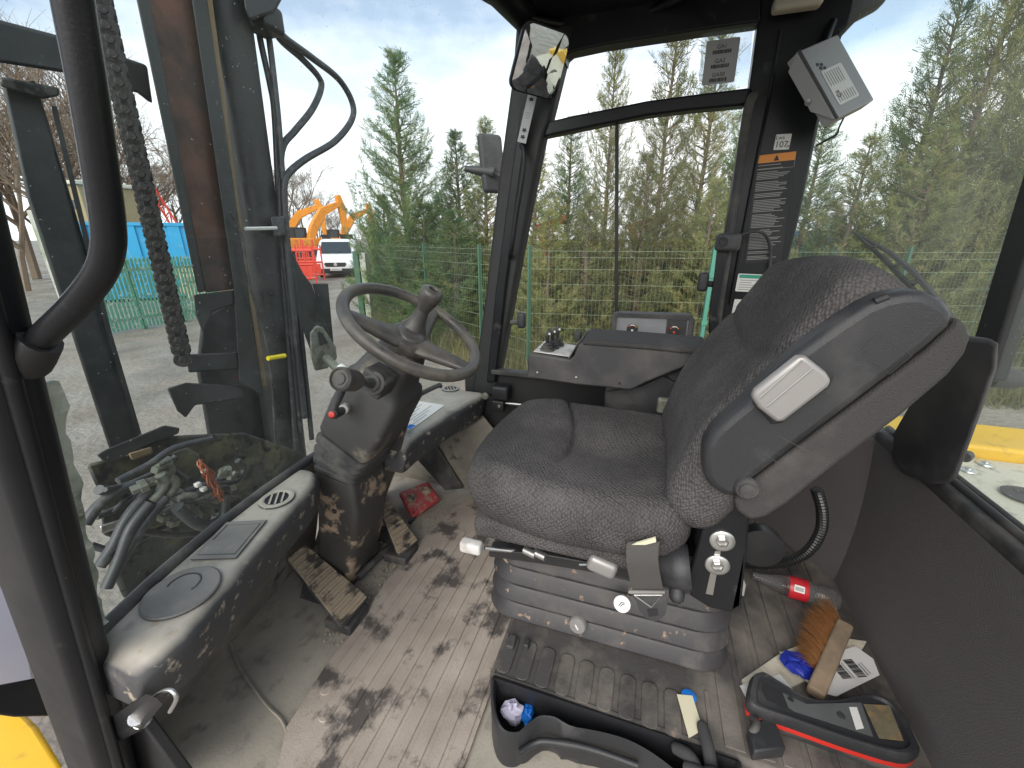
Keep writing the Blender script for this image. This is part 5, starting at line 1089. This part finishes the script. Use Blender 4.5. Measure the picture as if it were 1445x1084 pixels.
for k in range(12):
    B().lathe(PY(rr.uniform(195, 330), rr.uniform(655, 735), rr.uniform(1.16, 1.3)), (rr.uniform(-1, 1), rr.uniform(-1, 0), rr.uniform(0, 1)), [(0, -.02), (.012, -.02), (.012, -.004), (.018, -.003), (.018, .012), (.010, .013), (.010, .026), (0, .026)], 6).build('hex_fitting', 'fitting', chs, smooth=20)
yp([(140, 770), (200, 735), (345, 700), (352, 745), (290, 800), (175, 850)], 1.62, .2, 'belly_plate', 'greasy', chs, .02)
yp([(180, 640), (214, 630), (216, 640), (186, 650)], 1.40, .03, 'grease_nipple', 'grease', chs, .005)
def elbow(pts, Y, r=.013):
    B().tube(smoothpath([PY(x, y, Y) for x, y in pts], 4), r, 10).build('hose_elbow', 'fitting', chs)
elbow([(206, 682), (222, 676), (230, 668), (226, 660)], 1.22); elbow([(223, 684), (236, 672), (240, 662), (232, 654)], 1.20); elbow([(214, 708), (226, 694), (232, 680), (226, 670)], 1.18)
elbow([(236, 700), (244, 690), (246, 680), (238, 674)], 1.18); elbow([(250, 705), (262, 700), (275, 700)], 1.16, .010)
for px, py in ((224, 660), (234, 655), (240, 690), (250, 700), (232, 728), (245, 735)): B().lathe(PY(px, py, 1.20), (.2, -.5, 1), [(0, -.01), (.017, -.01), (.017, .010), (.010, .012), (.010, .02), (0, .02)], 6).build('hex_fitting', 'fitting', chs, smooth=20)
for pts, Y, r in (([(206, 682), (170, 692), (140, 712), (120, 740)], 1.22, .013), ([(213, 690), (180, 730), (160, 770), (140, 800)], 1.19, .013), ([(212, 710), (185, 745), (168, 790), (150, 830)], 1.17, .013), ([(234, 702), (206, 735), (180, 775), (158, 815)], 1.17, .013), ([(275, 700), (300, 690), (320, 690), (318, 712), (300, 722)], 1.17, .010), ([(262, 695), (290, 684), (330, 680), (345, 662), (335, 650)], 1.2, .010), ([(250, 715), (272, 735), (290, 742), (305, 738)], 1.14, .016), ([(302, 740), (316, 725), (318, 700)], 1.14, .012)):
    B().tube(smoothpath([PY(x, y, Y) for x, y in pts], 5), r, 8).build('valve_hose', 'hose', chs)
wr = B(); rr = random.Random(8)
for k in range(14):
    p = [PY(281 + rr.gauss(0, 2), 650 + rr.gauss(0, 2), 1.15)]
    for j in range(1, 6): p.append(PY(281 + j * 6.5 + rr.gauss(0, 3.5), 650 + j * 11 + rr.gauss(0, 4), 1.15 + rr.uniform(-.02, .02)))
    wr.tube(smoothpath(p, 3), .0022, 4)
wr.build('copper_wiring', mat('copper_wire', (.42, .13, .06), .5, var=.3), chs)
for px, py in ((288, 664), (279, 684), (287, 690)): B().rbox(PY(px, py, 1.14), (.007, .007, .006), .002, (1, 1, 1), 1).build('wire_plug', 'label', chs)
B().prism([PZ(x, y, -.12) for x, y in ((0, 1002), (30, 1010), (62, 1040), (105, 1110), (-20, 1110), (-20, 1000))], (0, 0, .05)).build('yellow_step', 'yellow', chs, bevel=.01)
yp([(-30, 820), (20, 820), (48, 962), (0, 972), (-30, 976)], 1.5, .03, 'pale_mudguard', 'blueshade', chs, .004)
yp([(-30, 972), (60, 955), (90, 1010), (20, 1012), (-30, 1005)], 1.2, .03, 'dark_mudguard', 'frame', chs, .004)
# engine cover and yellow body behind the cab
eng = thing('engine_cover', (1.0, -1.4, .3), 'pale dirty aluminium engine cover with flange bolts behind the cab', 'engine cover')
B().box((.1, -2.3, .34), (1.60, -.70, .40)).build('cover_sheet', 'hood', eng, bevel=.008)
B().box((.1, -.70, .30), (1.60, -.684, .415)).build('cover_lip', 'rubber', eng, bevel=.004)
for px, py in ((1378, 718), (1366, 664), (1390, 655), (1330, 640)):
    p = PZ(px, py, .402); B().lathe(p, (0, 0, 1), [(0, 0), (.022, 0), (.02, .004), (.010, .006), (.009, .010), (0, .011)], 18).build('flange_bolt', 'zinc', eng)
B().lathe(PZ(1447, 702, .402), (0, 0, 1), [(0, 0), (.045, 0), (.05, .006), (.03, .016), (.028, .004), (0, .004)], 24).build('filler_ring', 'plastic', eng)
yb = thing('counterweight', (1.72, -1.4, GZ), 'yellow painted counterweight and side rail round the engine cover', 'counterweight')
B().prism([(1.605, -.70, -.2), (1.86, -.70, -.2), (1.86, -.70, .40), (1.82, -.70, .44), (1.605, -.70, .44)], (0, -1.8, 0)).build('body_rail', 'yellow', yb, bevel=.012, bseg=3)
B().box((.05, -2.9, -.5), (1.75, -2.32, .62)).build('rear_weight', 'yellow', yb, bevel=.06, bseg=3)
# outside wing mirror
wmr = thing('wing_mirror', PX(690, 240, 1.75), 'grey outside wing mirror on short arm beyond front pillar', 'mirror')
mc = PX(694, 232, 1.95)
B().rbox(mc, (.02, .055, .12), .018, (2, 2, 2), 3, axes=(V((.8, .6, 0)), V((-.6, .8, 0)), V((.0, .10, 1)).normalized())).build('mirror_head', 'sideplastic' if 'sideplastic' in M else 'plastic', wmr)
B().tube([PX(656, 238, 1.90), PX(675, 241, 1.92), PX(698, 244, 1.93)], [.012, .02, .022], 8).build('mirror_arm', 'plastic', wmr)
B().tube([PX(698, 244, 1.93), PX(715, 250, 1.60)], .012, 8).build('mirror_bracket', 'frame', wmr)

# ================================================================== YARD
def dirh(a): return V((math.cos(a), math.sin(a), 0))
# --- mesh fence
fpts = [(516, 9.8), (597, 8.0), (676, 6.75), (748, 5.75), (1012, 5.35), (1290, 5.15), (1575, 5.1)]
where = ['at the far end beside the van', 'between the far end and the steering wheel', 'behind the front pillar', 'behind the instrument console', 'behind the rear pillar', 'behind the rear wiper']
for i in range(len(fpts) - 1):
    a, b = GP(*fpts[i]), GP(*fpts[i + 1]); d = (b - a); Ln = d.length; d.normalize(); nrm = V((-d.y, d.x, 0))
    t = thing('fence_panel', a, 'galvanised green welded mesh fence panel ' + where[i], 'fence panel', 'mesh fence panels along the trees')
    wb = B(); zt_ = 1.88
    zrows = [.05, .25, .45, .65, .85, 1.05, 1.25, 1.45, 1.65, 1.80, 1.88]
    for z in zrows: 
        bulge = .03 if z in (.25, .85, 1.45, 1.80) else 0
        wb.tube([a + nrm * bulge + V((0, 0, z)), b + nrm * bulge + V((0, 0, z))], .0026, 4)
    nvw = int(Ln / .05)
    for k in range(nvw + 1):
        p = a + d * (Ln * k / nvw); wb.tube([p + V((0, 0, 0)), p + V((0, 0, 1.93))], .0014, 3)
    wb.build('wire_mesh', 'wire', t, smooth=0)['kind'] = 'stuff'
    po = B(); po.obox(b + V((0, 0, .98)), d * (.024 if i == 3 else .012), nrm * .03, V((0, 0, .97))); pob = po.build('post', 'teal' if i == 3 else 'fencegreen', t, bevel=.004)
    for z in ((.4, 1.0, 1.6) if i == 3 else ()): B().obox(b + V((0, 0, z)) - nrm * .034, d * .035, nrm * .008, V((0, 0, .03))).build('clamp', 'teal', pob, smooth=0)
gp_ = thing('gate_post', GP(505, 9.9), 'weathered pale green steel gate post at the fence end', 'post')
g0 = GP(500, 9.9); g1 = GP(511, 9.8)
B().box((g0.x - .06, g0.y - .07, GZ), (g0.x + .06, g0.y + .07, GZ + 1.75)).build('post_section', 'fencegreen', gp_, bevel=.01)
B().box((g1.x - .07, g1.y - .06, GZ), (g1.x + .07, g1.y + .09, GZ + 1.72)).build('post_section', 'concrete', gp_, bevel=.01)
# --- van
van = thing('white_van', (0, 0, 0), 'white panel van facing the yard entrance beside the green gate post', 'van')
def vsec(y, hw, z0, z1, top=.86, r=.12):
    return [V((x * (1 - (1 - top) * max(0, (z - z0 - .9)) / max(.3, (1.95 - z0 - .9))), y, z)) for x, z in [(a, (z0 + z1) / 2 + b) for a, b in rrect(hw, (z1 - z0) / 2, min(r, (z1 - z0) / 2.2), 4)]]
B().loft([vsec(0, .78, .38, .80), vsec(.05, .88, .30, .92), vsec(.25, .95, .26, 1.02), vsec(.75, .98, .26, 1.16), vsec(1.0, .98, .26, 1.36), vsec(1.5, .98, .26, 1.84), vsec(1.75, .98, .26, 1.93), vsec(2.4, .98, .26, 1.97), vsec(4.7, .97, .28, 1.95), vsec(4.95, .93, .35, 1.85)]).build('body', 'vanwhite', van, smooth=50)
def wslope(x, f): return V((x, .80 + .66 * f, 1.22 + .60 * f))
wn = V((0, -.62, .7)).normalized()
wsv = B().prism([wslope(-.80, .0) + wn * .03, wslope(.80, .0) + wn * .03, wslope(.72, .95) + wn * .03, wslope(-.72, .95) + wn * .03], wn * .012).build('windscreen', 'glassdark', van, bevel=.01)
for s_ in (-1, 1): B().tube([wslope(s_ * .1 - .1, .02) + wn * .05, wslope(s_ * .45 - .1, .10) + wn * .05], .012, 5).build('wiper', 'tyre', wsv)
B().prism([V((x, -.015, z)) for x, z in ((-.50, .80), (-.56, .72), (-.46, .58), (.46, .58), (.56, .72), (.50, .80))], (0, .06, 0)).build('grille', 'tyre', van, bevel=.02)
B().lathe(V((0, -.02, .70)), (0, -1, 0), [(0, 0), (.09, 0), (.085, .01), (0, .012)], 20).build('badge', 'zinc', van).scale = (1, 1, 1)
for s_ in (-1, 1):
    B().prism([V((s_ * .60, .0, .76)), V((s_ * .90, .16, .86)), V((s_ * .93, .22, .98)), V((s_ * .72, .06, .90))], (0, .05, 0)).build('headlight', 'zinc', van, bevel=.01)
    B().rbox((s_ * 1.13, 1.12, 1.28), (.10, .06, .13), .04, (1, 1, 1), 2).build('door_mirror', 'tyre', van)
    B().prism([V((s_ * .985, 1.15, 1.22)), V((s_ * .985, 2.05, 1.22)), V((s_ * .93, 2.05, 1.72)), V((s_ * .94, 1.55, 1.72))], (s_ * .012, 0, 0)).build('door_window', 'glassdark', van)
    for y in (.85, 3.8):
        wl = B().lathe((s_ * .74, y, .33), (s_, 0, 0), [(0, 0), (.33, 0), (.34, .05), (.33, .20), (.20, .215), (0, .20)], 24).build('wheel', 'tyre', van)
B().box((-.90, -.03, .28), (.90, .10, .50)).build('bumper', 'tyre', van, bevel=.04)
B().box((-.28, -.045, .40), (.28, -.031, .52)).build('number_plate', 'label', van)
B().box((-.22, -.049, .44), (.22, -.046, .48)).build('plate_print', 'greyink', van)
vp = GP(468, 22.5); van.location = vp; van.rotation_euler = (0, 0, math.atan2(vp.y, vp.x) - math.pi / 2 - math.radians(7))
# --- excavators
def excavator(loc, rz, lab, flip=1):
    t = thing('excavator', (0, 0, 0), lab, 'excavator', 'orange excavators parked in the far yard')
    for s_ in (-1, 1): B().rbox((0, s_ * 1.05, .45), (1.9, .28, .45), .3, (3, 1, 1), 3).build('track', 'tyre', t)
    B().rbox((-.5, 0, 1.55), (1.5, 1.25, .45), .12, (2, 2, 1), 2).build('engine_house', 'orange', t)
    cb_ = B().rbox((.75, .72, 1.95), (.62, .48, .85), .10, (1, 1, 1), 2).build('cabin', 'tyre', t)
    B().box((.35, .21, 1.8), (1.1, .235, 2.65)).build('cab_window', 'glassdark', cb_)
    bm = [(1.0, 1.5), (1.5, 2.9), (2.6, 4.3), (4.4, 4.9), (4.6, 4.6), (2.9, 3.7), (2.0, 2.5), (1.5, 1.4)]
    B().prism([V((x, -.2, z)) for x, z in bm], (0, .4, 0)).build('boom', 'orange', t, bevel=.03)
    B().prism([V((x, -.16, z)) for x, z in ((4.2, 5.3), (4.6, 5.4), (5.0, 4.4), (4.9, 2.2), (4.6, 2.2), (4.35, 4.4))], (0, .32, 0)).build('dipper_arm', 'orange', t, bevel=.03)
    B().tube([(1.6, -.0, 1.9), (2.8, 0, 3.5)], .09, 8).build('hydraulic_ram', 'steel', t)
    B().prism([V((x, -.45, z)) for x, z in ((4.4, 2.3), (5.1, 2.3), (5.2, 1.6), (4.7, 1.1), (4.1, 1.4), (4.5, 1.7))], (0, .9, 0)).build('bucket', 'tyre', t, bevel=.03)
    t.location = loc; t.rotation_euler = (0, 0, rz)
    return t
va = lambda p: math.atan2(p.y, p.x)
p = GP(414, 34); excavator(p, va(p) + math.radians(-60), 'orange excavator with raised boom behind the red barriers')
p = GP(462, 44); excavator(p, va(p) + math.radians(-75), 'orange excavator parked behind the white van roof')
p = GP(380, 40); excavator(p, va(p) + math.radians(-100), 'orange excavator mostly hidden behind the mast hoses')
# --- red barriers
for k, (x, dp) in enumerate(((418, 21), (440, 25), (402, 19))):
    a = GP(x, dp); t = thing('safety_barrier', a, ['red safety barrier just behind the mast hoses', 'red safety barrier beside the white van', 'red safety barrier closest to the mast'][k], 'barrier', 'red safety barriers by the excavators')
    d = dirh(va(a) + math.radians(75)); 
    for j in range(7): B().tube([a + d * (j * .33 - 1) + V((0, 0, .05)), a + d * (j * .33 - 1) + V((0, 0, 1.7 + .25 * (j % 2)))], .035, 5).build('upright', 'redmesh', t)
    for z in (.3, .9, 1.5): B().tube([a - d * 1 + V((0, 0, z)), a + d * 1 + V((0, 0, z))], .05, 5).build('rail', 'redmesh', t)
    B().obox(a + V((0, 0, .6)), d * .9, d.cross(V((0, 0, 1))) * .02, V((0, 0, .22))).build('warning_board', 'redmesh', t)
# --- blue container, palisade, cabin, lattice, timber
ct_ = thing('blue_container', GP(190, 14), 'bright blue corrugated steel container behind the palisade fence', 'container')
a, b = GP(60, 13.2), GP(292, 15.2); d = (b - a).normalized(); nrm = V((-d.y, d.x, 0)); nrm = nrm if nrm.dot(a) > 0 else -nrm; Lc = (b - a).length
z0c, z1c = GZ + .1, ZAT(316, 14.2)
B().prism([a + nrm * .06 + V((0, 0, z0c - GZ)), b + nrm * .06 + V((0, 0, z0c - GZ)), b + nrm * 2.4 + V((0, 0, z0c - GZ)), a + nrm * 2.4 + V((0, 0, z0c - GZ))], (0, 0, z1c - z0c)).build('container_box', 'bluebox', ct_)
nR = int(Lc / .55)
for k in range(nR):
    p = a + d * (Lc * (k + .5) / nR); B().obox(V((p.x, p.y, (z0c + z1c) / 2)) + nrm * .04, d * .16, nrm * .03, V((0, 0, (z1c - z0c) / 2 - .08))).build('side_panel', 'bluebox', ct_, bevel=.01)
B().obox(V(((a.x + b.x) / 2, (a.y + b.y) / 2, z1c - .03)) + nrm * .02, d * (Lc / 2), nrm * .03, V((0, 0, .05))).build('top_rail', 'bluebox', ct_)
cbn = thing('brown_cabin', GP(178, 17.5), 'small brown flat roofed cabin showing above the blue container', 'cabin')
a = GP(178, 17.5)
B().box((a.x - 1.5, a.y - .8, GZ), (a.x + .8, a.y + .65, ZAT(272, 17))).build('cabin_wall', 'brown', cbn, bevel=.03)
B().box((a.x - 1.6, a.y - .9, ZAT(272, 17)), (a.x + .9, a.y + .75, ZAT(267, 17))).build('cabin_roof', 'board', cbn, bevel=.03)
B().box((a.x - 1.53, a.y - .6, ZAT(300, 17)), (a.x - 1.49, a.y + .5, ZAT(290, 17))).build('cabin_window', 'glassdark', cbn)
lt = thing('red_lattice_boom', GP(240, 24), 'red steel lattice boom leaning over the blue container', 'boom')
p0, p1 = PDEP(216, 262, 22), PDEP(268, 345, 22); dd = (p1 - p0); off1 = V((0, 0, -.55)) + RT * -.15
for o1 in (V(), off1): B().tube([p0 + o1, p1 + o1], .05, 5).build('chord', 'redmesh', lt)
for k in range(9):
    f0, f1 = k / 9, (k + 1) / 9; B().tube([p0.lerp(p1, f0) + (off1 if k % 2 else V()), p0.lerp(p1, f1) + (V() if k % 2 else off1)], .032, 4).build('lattice_strut', 'redmesh', lt)
B().tube([p1, p1 + V((0, 0, GZ - p1.z))], .09, 6).build('boom_leg', 'redmesh', lt)
pf_ = thing('palisade_fence', GP(190, 9.6), 'weathered green palisade fence with pale rails in front of the blue container', 'fence')
a, b = GP(92, 8.8), GP(288, 11.3); d = (b - a); Lf = d.length; d.normalize(); nrm = V((-d.y, d.x, 0))
hz_ = ZAT(362, 9.6) - GZ; npl = 34
for k in range(npl):
    p = a + d * (Lf * (k + .5) / npl); w_ = .026
    B().prism([p + d * x + V((0, 0, z)) for x, z in ((-w_, .05), (w_, .05), (w_, hz_ - .06), (0, hz_), (-w_, hz_ - .06))], nrm * .012).build('pale', 'palisade', pf_, smooth=0)
for z in (.28, hz_ - .28): B().obox((a + b) / 2 + V((0, 0, z)) + nrm * .04, d * (Lf / 2), nrm * .02, V((0, 0, .03))).build('rail', 'concrete', pf_, smooth=0)
for k in range(4): 
    p = a + d * (Lf * k / 3) + nrm * .09; B().box((p.x - .045, p.y - .045, GZ), (p.x + .045, p.y + .045, GZ + hz_)).build('fence_post', 'palisade', pf_)
rr = random.Random(21)
tp_ = thing('timber_pile', GP(272, 12.4), 'loose heap of pale broken timber and rubble beside the palisade', 'pile')
for k in range(46):
    c = GP(262 + rr.uniform(-2, 34), 12.6 + rr.uniform(-.5, .5)); h_ = rr.uniform(.05, 1.25); an = rr.uniform(-.5, .5) + va(c) + math.pi / 2
    e = dirh(an); B().obox(c + V((0, 0, h_)), e * rr.uniform(.2, .7), V((0, 0, 1)).cross(e) * rr.uniform(.06, .2) + V((0, 0, rr.uniform(-.05, .05))), V((0, 0, rr.uniform(.03, .08)))).build('timber_piece', 'rubble' if rr.random() < .75 else 'concrete', tp_, smooth=0)
cps = B(); a = GP(70, 7.2)
cpo = B().box((a.x - .12, a.y - .12, GZ), (a.x + .12, a.y + .12, ZAT(300, 7.2))).build('concrete_post', 'concrete', None, bevel=.02); tag(cpo, 'mossy pale concrete post behind the left mast rail', 'post')
# --- machinery glimpsed through the trees
for k, (x, y, dp, c_, lab) in enumerate(((965, 380, 10.2, 'redmesh', 'red machine glimpsed through the trees behind the console'), (825, 400, 11, 'redmesh', 'low red machine glimpsed through the trees behind window mullion'))):
    t = thing('red_machine', GP(x, dp), lab, 'machine', 'red machines beyond the trees'); a = GP(x, dp)
    B().rbox(a + V((0, 0, 1.0)), (.8, 1.5, .55), .1, (1, 1, 1), 2).build('machine_body', c_, t)
    B().tube([a + V((0, .8, 1.2)), a + V((0, 1.2, 2.3)), a + V((0, .4, 2.5))], .12, 6).build('machine_arm', c_, t)
    for s_ in (-.8, .8): B().lathe(a + V((-.85, s_, .4)), (1, 0, 0), [(0, 0), (.4, 0), (.4, .3), (0, .3)], 14).build('machine_wheel', 'tyre', t)
for x, dp, lab in ((1180, 11, 'blue container glimpsed through trees behind the rear pillar'), (1365, 11, 'blue container glimpsed through trees beside rear window bar')):
    t = thing('far_blue_container', GP(x, dp), lab, 'container'); a = GP(x, dp); d = dirh(va(a) + math.pi / 2)
    B().obox(a + V((0, 0, 1.1)), d * 1.7, dirh(va(a)) * 1.1, V((0, 0, 1.1))).build('container_box', 'bluebox', t)
    for k in range(7): B().obox(a + V((0, 0, 1.1)) - dirh(va(a)) * 1.12 + d * (k * .5 - 1.5), d * .13, dirh(va(a)) * .03, V((0, 0, 1.0))).build('side_panel', 'bluebox', t)

# ================================================================== TREES
def mesh_np(name, v, faces_n, mt):
    me = bpy.data.meshes.new(name); nv = len(v); nf = nv // faces_n
    me.vertices.add(nv); me.vertices.foreach_set('co', v.astype(np.float32).ravel())
    me.loops.add(nv); me.loops.foreach_set('vertex_index', np.arange(nv, dtype=np.int32))
    me.polygons.add(nf); me.polygons.foreach_set('loop_start', np.arange(0, nv, faces_n, dtype=np.int32)); me.polygons.foreach_set('loop_total', np.full(nf, faces_n, dtype=np.int32))
    me.update(); me.validate(); me.materials.append(M[mt]); return me
def conifer(seed, H=6.0, Rb=1.25, mt='leaf', dens=1.0):
    """trunk mesh + foliage mesh of feathery upswept sprays"""
    rg = np.random.default_rng(seed); tb = B()
    tb.tube([(0, 0, 0), (.03, .02, H * .3), (-.02, .03, H * .65), (0, 0, H * .97)], [.09, .07, .04, .008], 7)
    P, D = [], []; nb = int(330 * dens)
    for i in range(nb):
        f = (i + rg.random()) / nb; z = H * (.04 + .94 * f); az = i * 2.399 + rg.normal(0, .3)
        ln = Rb * (1 - f) ** .95 * (rg.uniform(.35, 1.15)) + .05
        if rg.random() < .12: ln *= 1.4
        if rg.random() < .16 * f: continue
        el0 = rg.uniform(.15, .60) + .35 * f
        n = max(4, int(ln / .075)); p = np.array([0, 0, z - ln * .15]); el = el0 - .25; pts = [p]
        for k in range(n):
            el += .045; d = np.array([math.cos(az) * math.cos(el), math.sin(az) * math.cos(el), math.sin(el)]); az += rg.normal(0, .06); p = p + d * (ln / n); pts.append(p)
        if f > .15 and i % 2 == 0: tb.tube([V(q) for q in pts[::2] + [pts[-1]]], [max(.004, .016 * (1 - j / len(pts[::2]))) for j in range(len(pts[::2]) + 1)], 4)
        pts = np.array(pts)
        for k in range(1, len(pts)):
            if k / len(pts) < .22: continue
            ns = 2 if f > .35 else 3
            for s in range(ns):
                P.append(pts[k] + rg.normal(0, .02, 3)); d = pts[k] - pts[k - 1]; d = d / np.linalg.norm(d); D.append(d)
    P = np.array(P); D = np.array(D); m_ = len(P)
    # each spray: axis + 9 leaflets
    side_ = rg.normal(size=(m_, 3)); side_ -= D * (side_ * D).sum(1)[:, None]; side_ /= np.linalg.norm(side_, axis=1)[:, None]
    axd = D * .8 + side_ * rg.uniform(.3, 1.0, (m_, 1)) + np.array([0, 0, .25]); axd /= np.linalg.norm(axd, axis=1)[:, None]
    ln = rg.uniform(.10, .22, (m_, 1)); perp = np.cross(axd, rg.normal(size=(m_, 3))); perp /= np.linalg.norm(perp, axis=1)[:, None]
    tris = []
    nl = 8
    for k in range(nl):
        f = (k + .5) / nl; sg = 1 if k % 2 else -1
        b0 = P + axd * ln * f; d = axd * .75 + perp * sg * .7; l_ = ln * (.55 * (1 - f) + .22); tip = b0 + d * l_
        w_ = np.cross(d, rg.normal(size=(m_, 3))); w_ /= np.linalg.norm(w_, axis=1)[:, None]; w_ *= .0068
        tris.append(np.stack([b0 - w_, b0 + w_, tip], 1))
    v = np.concatenate(tris).reshape(-1, 3)
    return tb, mesh_np('foliage', v, 3, mt)
protos = [conifer(1, 6, 2.0, 'leaf', 1.1), conifer(2, 6, 1.75, 'leaf2'), conifer(3, 6, 2.2, 'leaf2', .72)]
tmesh = []
for tb, fm_ in protos:
    o = tb.build('trunk', 'bark', None); me = o.data; bpy.data.objects.remove(o); tmesh.append((me, fm_))
trees = [  # px, tip py, depth, variant, width scale, label
 (576, 118, 10.5, 0, 1.15, 'tall pointed green conifer standing above the steering wheel'),
 (648, 205, 9.6, 0, .9, 'slim green conifer behind the wing mirror'),
 (688, 190, 9.0, 1, .8, 'slim conifer half hidden by the front pillar'),
 (600, 290, 9.3, 0, 1.0, 'short dense conifer filling in beneath the tall pointed one'),
 (640, 300, 8.2, 0, .95, 'short dark conifer behind the steering wheel knob'),
 (545, 280, 11.5, 0, .8, 'small conifer at the fence end by the van'),
 (755, 214, 8.0, 1, .8, 'thin olive conifer at front edge of side window'),
 (800, 190, 8.6, 0, .8, 'narrow green conifer between front pillar and window mullion'),
 (851, 76, 8.8, 1, .62, 'tall thin olive conifer just left of window mullion'),
 (925, 56, 8.2, 1, .72, 'tall olive conifer rising behind the window crossbar'),
 (905, 230, 7.4, 2, .8, 'bushy olive conifer right of window mullion'),
 (978, 60, 8.4, 1, .75, 'tall wispy conifer behind the barcode sheet'),
 (1035, 150, 7.8, 0, .8, 'green conifer beside the rear pillar edge'),
 (1000, 260, 7.2, 2, .7, 'bushy conifer behind the cab camera'),
 (830, 280, 7.4, 2, .75, 'low bushy olive conifer behind the finger levers'),
 (775, 300, 7.2, 2, .65, 'low bushy conifer beside the front window catch'),
 (1130, 190, 8.4, 0, .9, 'green conifer seen past the junction box'),
 (1195, 210, 7.6, 2, .9, 'bushy conifer behind the upper rear wiper'),
 (1260, 40, 8.2, 0, .85, 'tall green conifer right of the junction box'),
 (1325, -60, 7.4, 1, .85, 'very tall wispy conifer beyond the rear corner glass'),
 (1395, -150, 7.2, 2, .9, 'very tall dense conifer beside rear window bar'),
 (1290, 200, 7.0, 2, .85, 'bushy olive conifer behind the rear wiper arm'),
 (1370, 170, 6.9, 2, .85, 'bushy conifer behind the backrest top'),
 (1455, -40, 6.8, 1, .9, 'tall conifer beyond the rear window bar'),
 (1530, 20, 6.6, 2, .9, 'conifer past the end of rear window'),
]
for px, py, dp, var, ws_, lab in trees:
    a = GP(px, dp); h = ZAT(py, dp) - GZ
    t = thing('conifer_tree', a, lab, 'tree', 'conifers growing behind the mesh fence')
    for nm, me in (('trunk', tmesh[var][0]), ('crown', tmesh[var][1])):
        o = bpy.data.objects.new(nm, me); COL.objects.link(o); o.parent = t
    t.scale = (ws_ * (.85 + .12 * h / 5), ws_ * (.85 + .12 * h / 5), h / 6.0 * 1.01); t.rotation_euler = (0, 0, random.uniform(0, 6.28))
def bare(seed, H):
    rr = random.Random(seed); b = B()
    def grow(p, d, ln, r, lv):
        n = 3; pts = [p]; 
        for k in range(n): d = (d + V((rr.gauss(0, .09), rr.gauss(0, .09), rr.gauss(.03, .05)))).normalized(); p = p + d * (ln / n); pts.append(p)
        b.tube(pts, [r, r * .85, r * .7, r * .5], 5 if lv < 2 else 3, cap=False)
        if lv >= 5: return
        for k in range(6 if lv < 2 else 4 if lv < 4 else 3):
            f = rr.uniform(.35, 1); q = pts[0].lerp(pts[-1], f); o_ = d.orthogonal(); o_.rotate(__import__('mathutils').Quaternion(d, rr.uniform(0, 6.28)))
            grow(q, (d * .8 + o_ * rr.uniform(.35, .75) + V((0, 0, .12))).normalized(), ln * rr.uniform(.5, .75), r * .5, lv + 1)
    grow(V((0, 0, 0)), V((0, 0, 1)), H * .42, H * .012, 0)
    return b.build('trunk', 'twig', None).data
bm_ = [bare(1, 10), bare(5, 10)]
for o in [o for o in bpy.data.objects if o.data in bm_]: bpy.data.objects.remove(o)
for k, (px, py, dp, lab) in enumerate(((30, -30, 22, 'bare winter tree behind the far mast rail'), (105, 40, 26, 'bare winter tree between mast rail and chain'), (-40, 20, 20, 'bare winter tree at the yard edge beyond door pillar'), (160, 120, 30, 'bare winter tree above the blue container'), (225, 190, 34, 'bare winter tree behind the red lattice boom'), (430, 222, 50, 'tall bare tree behind the excavators'), (452, 240, 55, 'bare tree right of the tall one behind the excavators'), (405, 215, 48, 'bare tree behind the hose loops'), (476, 285, 60, 'smaller bare tree above the white van'), (512, 310, 45, 'small bare tree at the end of the fence'), (70, 90, 24, 'bare winter tree left of the grab bar'), (10, 100, 17, 'low bare tree beside the far mast rail foot'), (130, 70, 21, 'bare tree behind the grab bar bend'), (200, 110, 25, 'bare tree between chain and rusty mast slide'), (250, 190, 28, 'bare tree close to the blue container end'))):
    a = GP(px, dp); h = ZAT(py, dp) - GZ; t = thing('bare_tree', a, lab, 'tree', 'bare trees round the yard'); s_ = h / 9.0
    o = bpy.data.objects.new('branches', bm_[k % 2]); COL.objects.link(o); o.parent = t; t.scale = (s_, s_, s_); t.rotation_euler = (0, 0, k * 1.3)
# weeds along the fence
rg = np.random.default_rng(5); v = []
for i in range(len(fpts) - 1):
    a, b = GP(*fpts[i]), GP(*fpts[i + 1]); nrm = V((-(b - a).y, (b - a).x, 0)).normalized(); nrm = nrm if nrm.dot(a) > 0 else -nrm
    for k in range(int(2600 * (b - a).length / 2)):
        p = a.lerp(b, rg.random()) + nrm * rg.uniform(-.35, 1.6); h = rg.uniform(.15, .75) * (1.2 if rg.random() < .15 else .8)
        an = rg.uniform(0, 6.28); w_ = V((math.cos(an), math.sin(an), 0)) * rg.uniform(.004, .010); tip = p + V((rg.normal(0, .12), rg.normal(0, .12), h))
        v += [p - w_, p + w_, tip]
o = bpy.data.objects.new('weeds', mesh_np('weeds', np.array([tuple(q) for q in v]), 3, 'weed')); COL.objects.link(o); tag(o, 'tangled dry weeds and grass along the mesh fence', 'weeds', kind='stuff')
# lettering as plain meshes
dg = bpy.context.evaluated_depsgraph_get()
for o in [o for o in bpy.data.objects if o.type == 'FONT']:
    me = bpy.data.meshes.new_from_object(o.evaluated_get(dg)); n_ = bpy.data.objects.new(o.name + '_mesh', me); COL.objects.link(n_)
    n_.parent = o.parent; n_.matrix_parent_inverse = o.matrix_parent_inverse.copy(); n_.matrix_basis = o.matrix_basis.copy(); nm = o.name; bpy.data.objects.remove(o); n_.name = nm
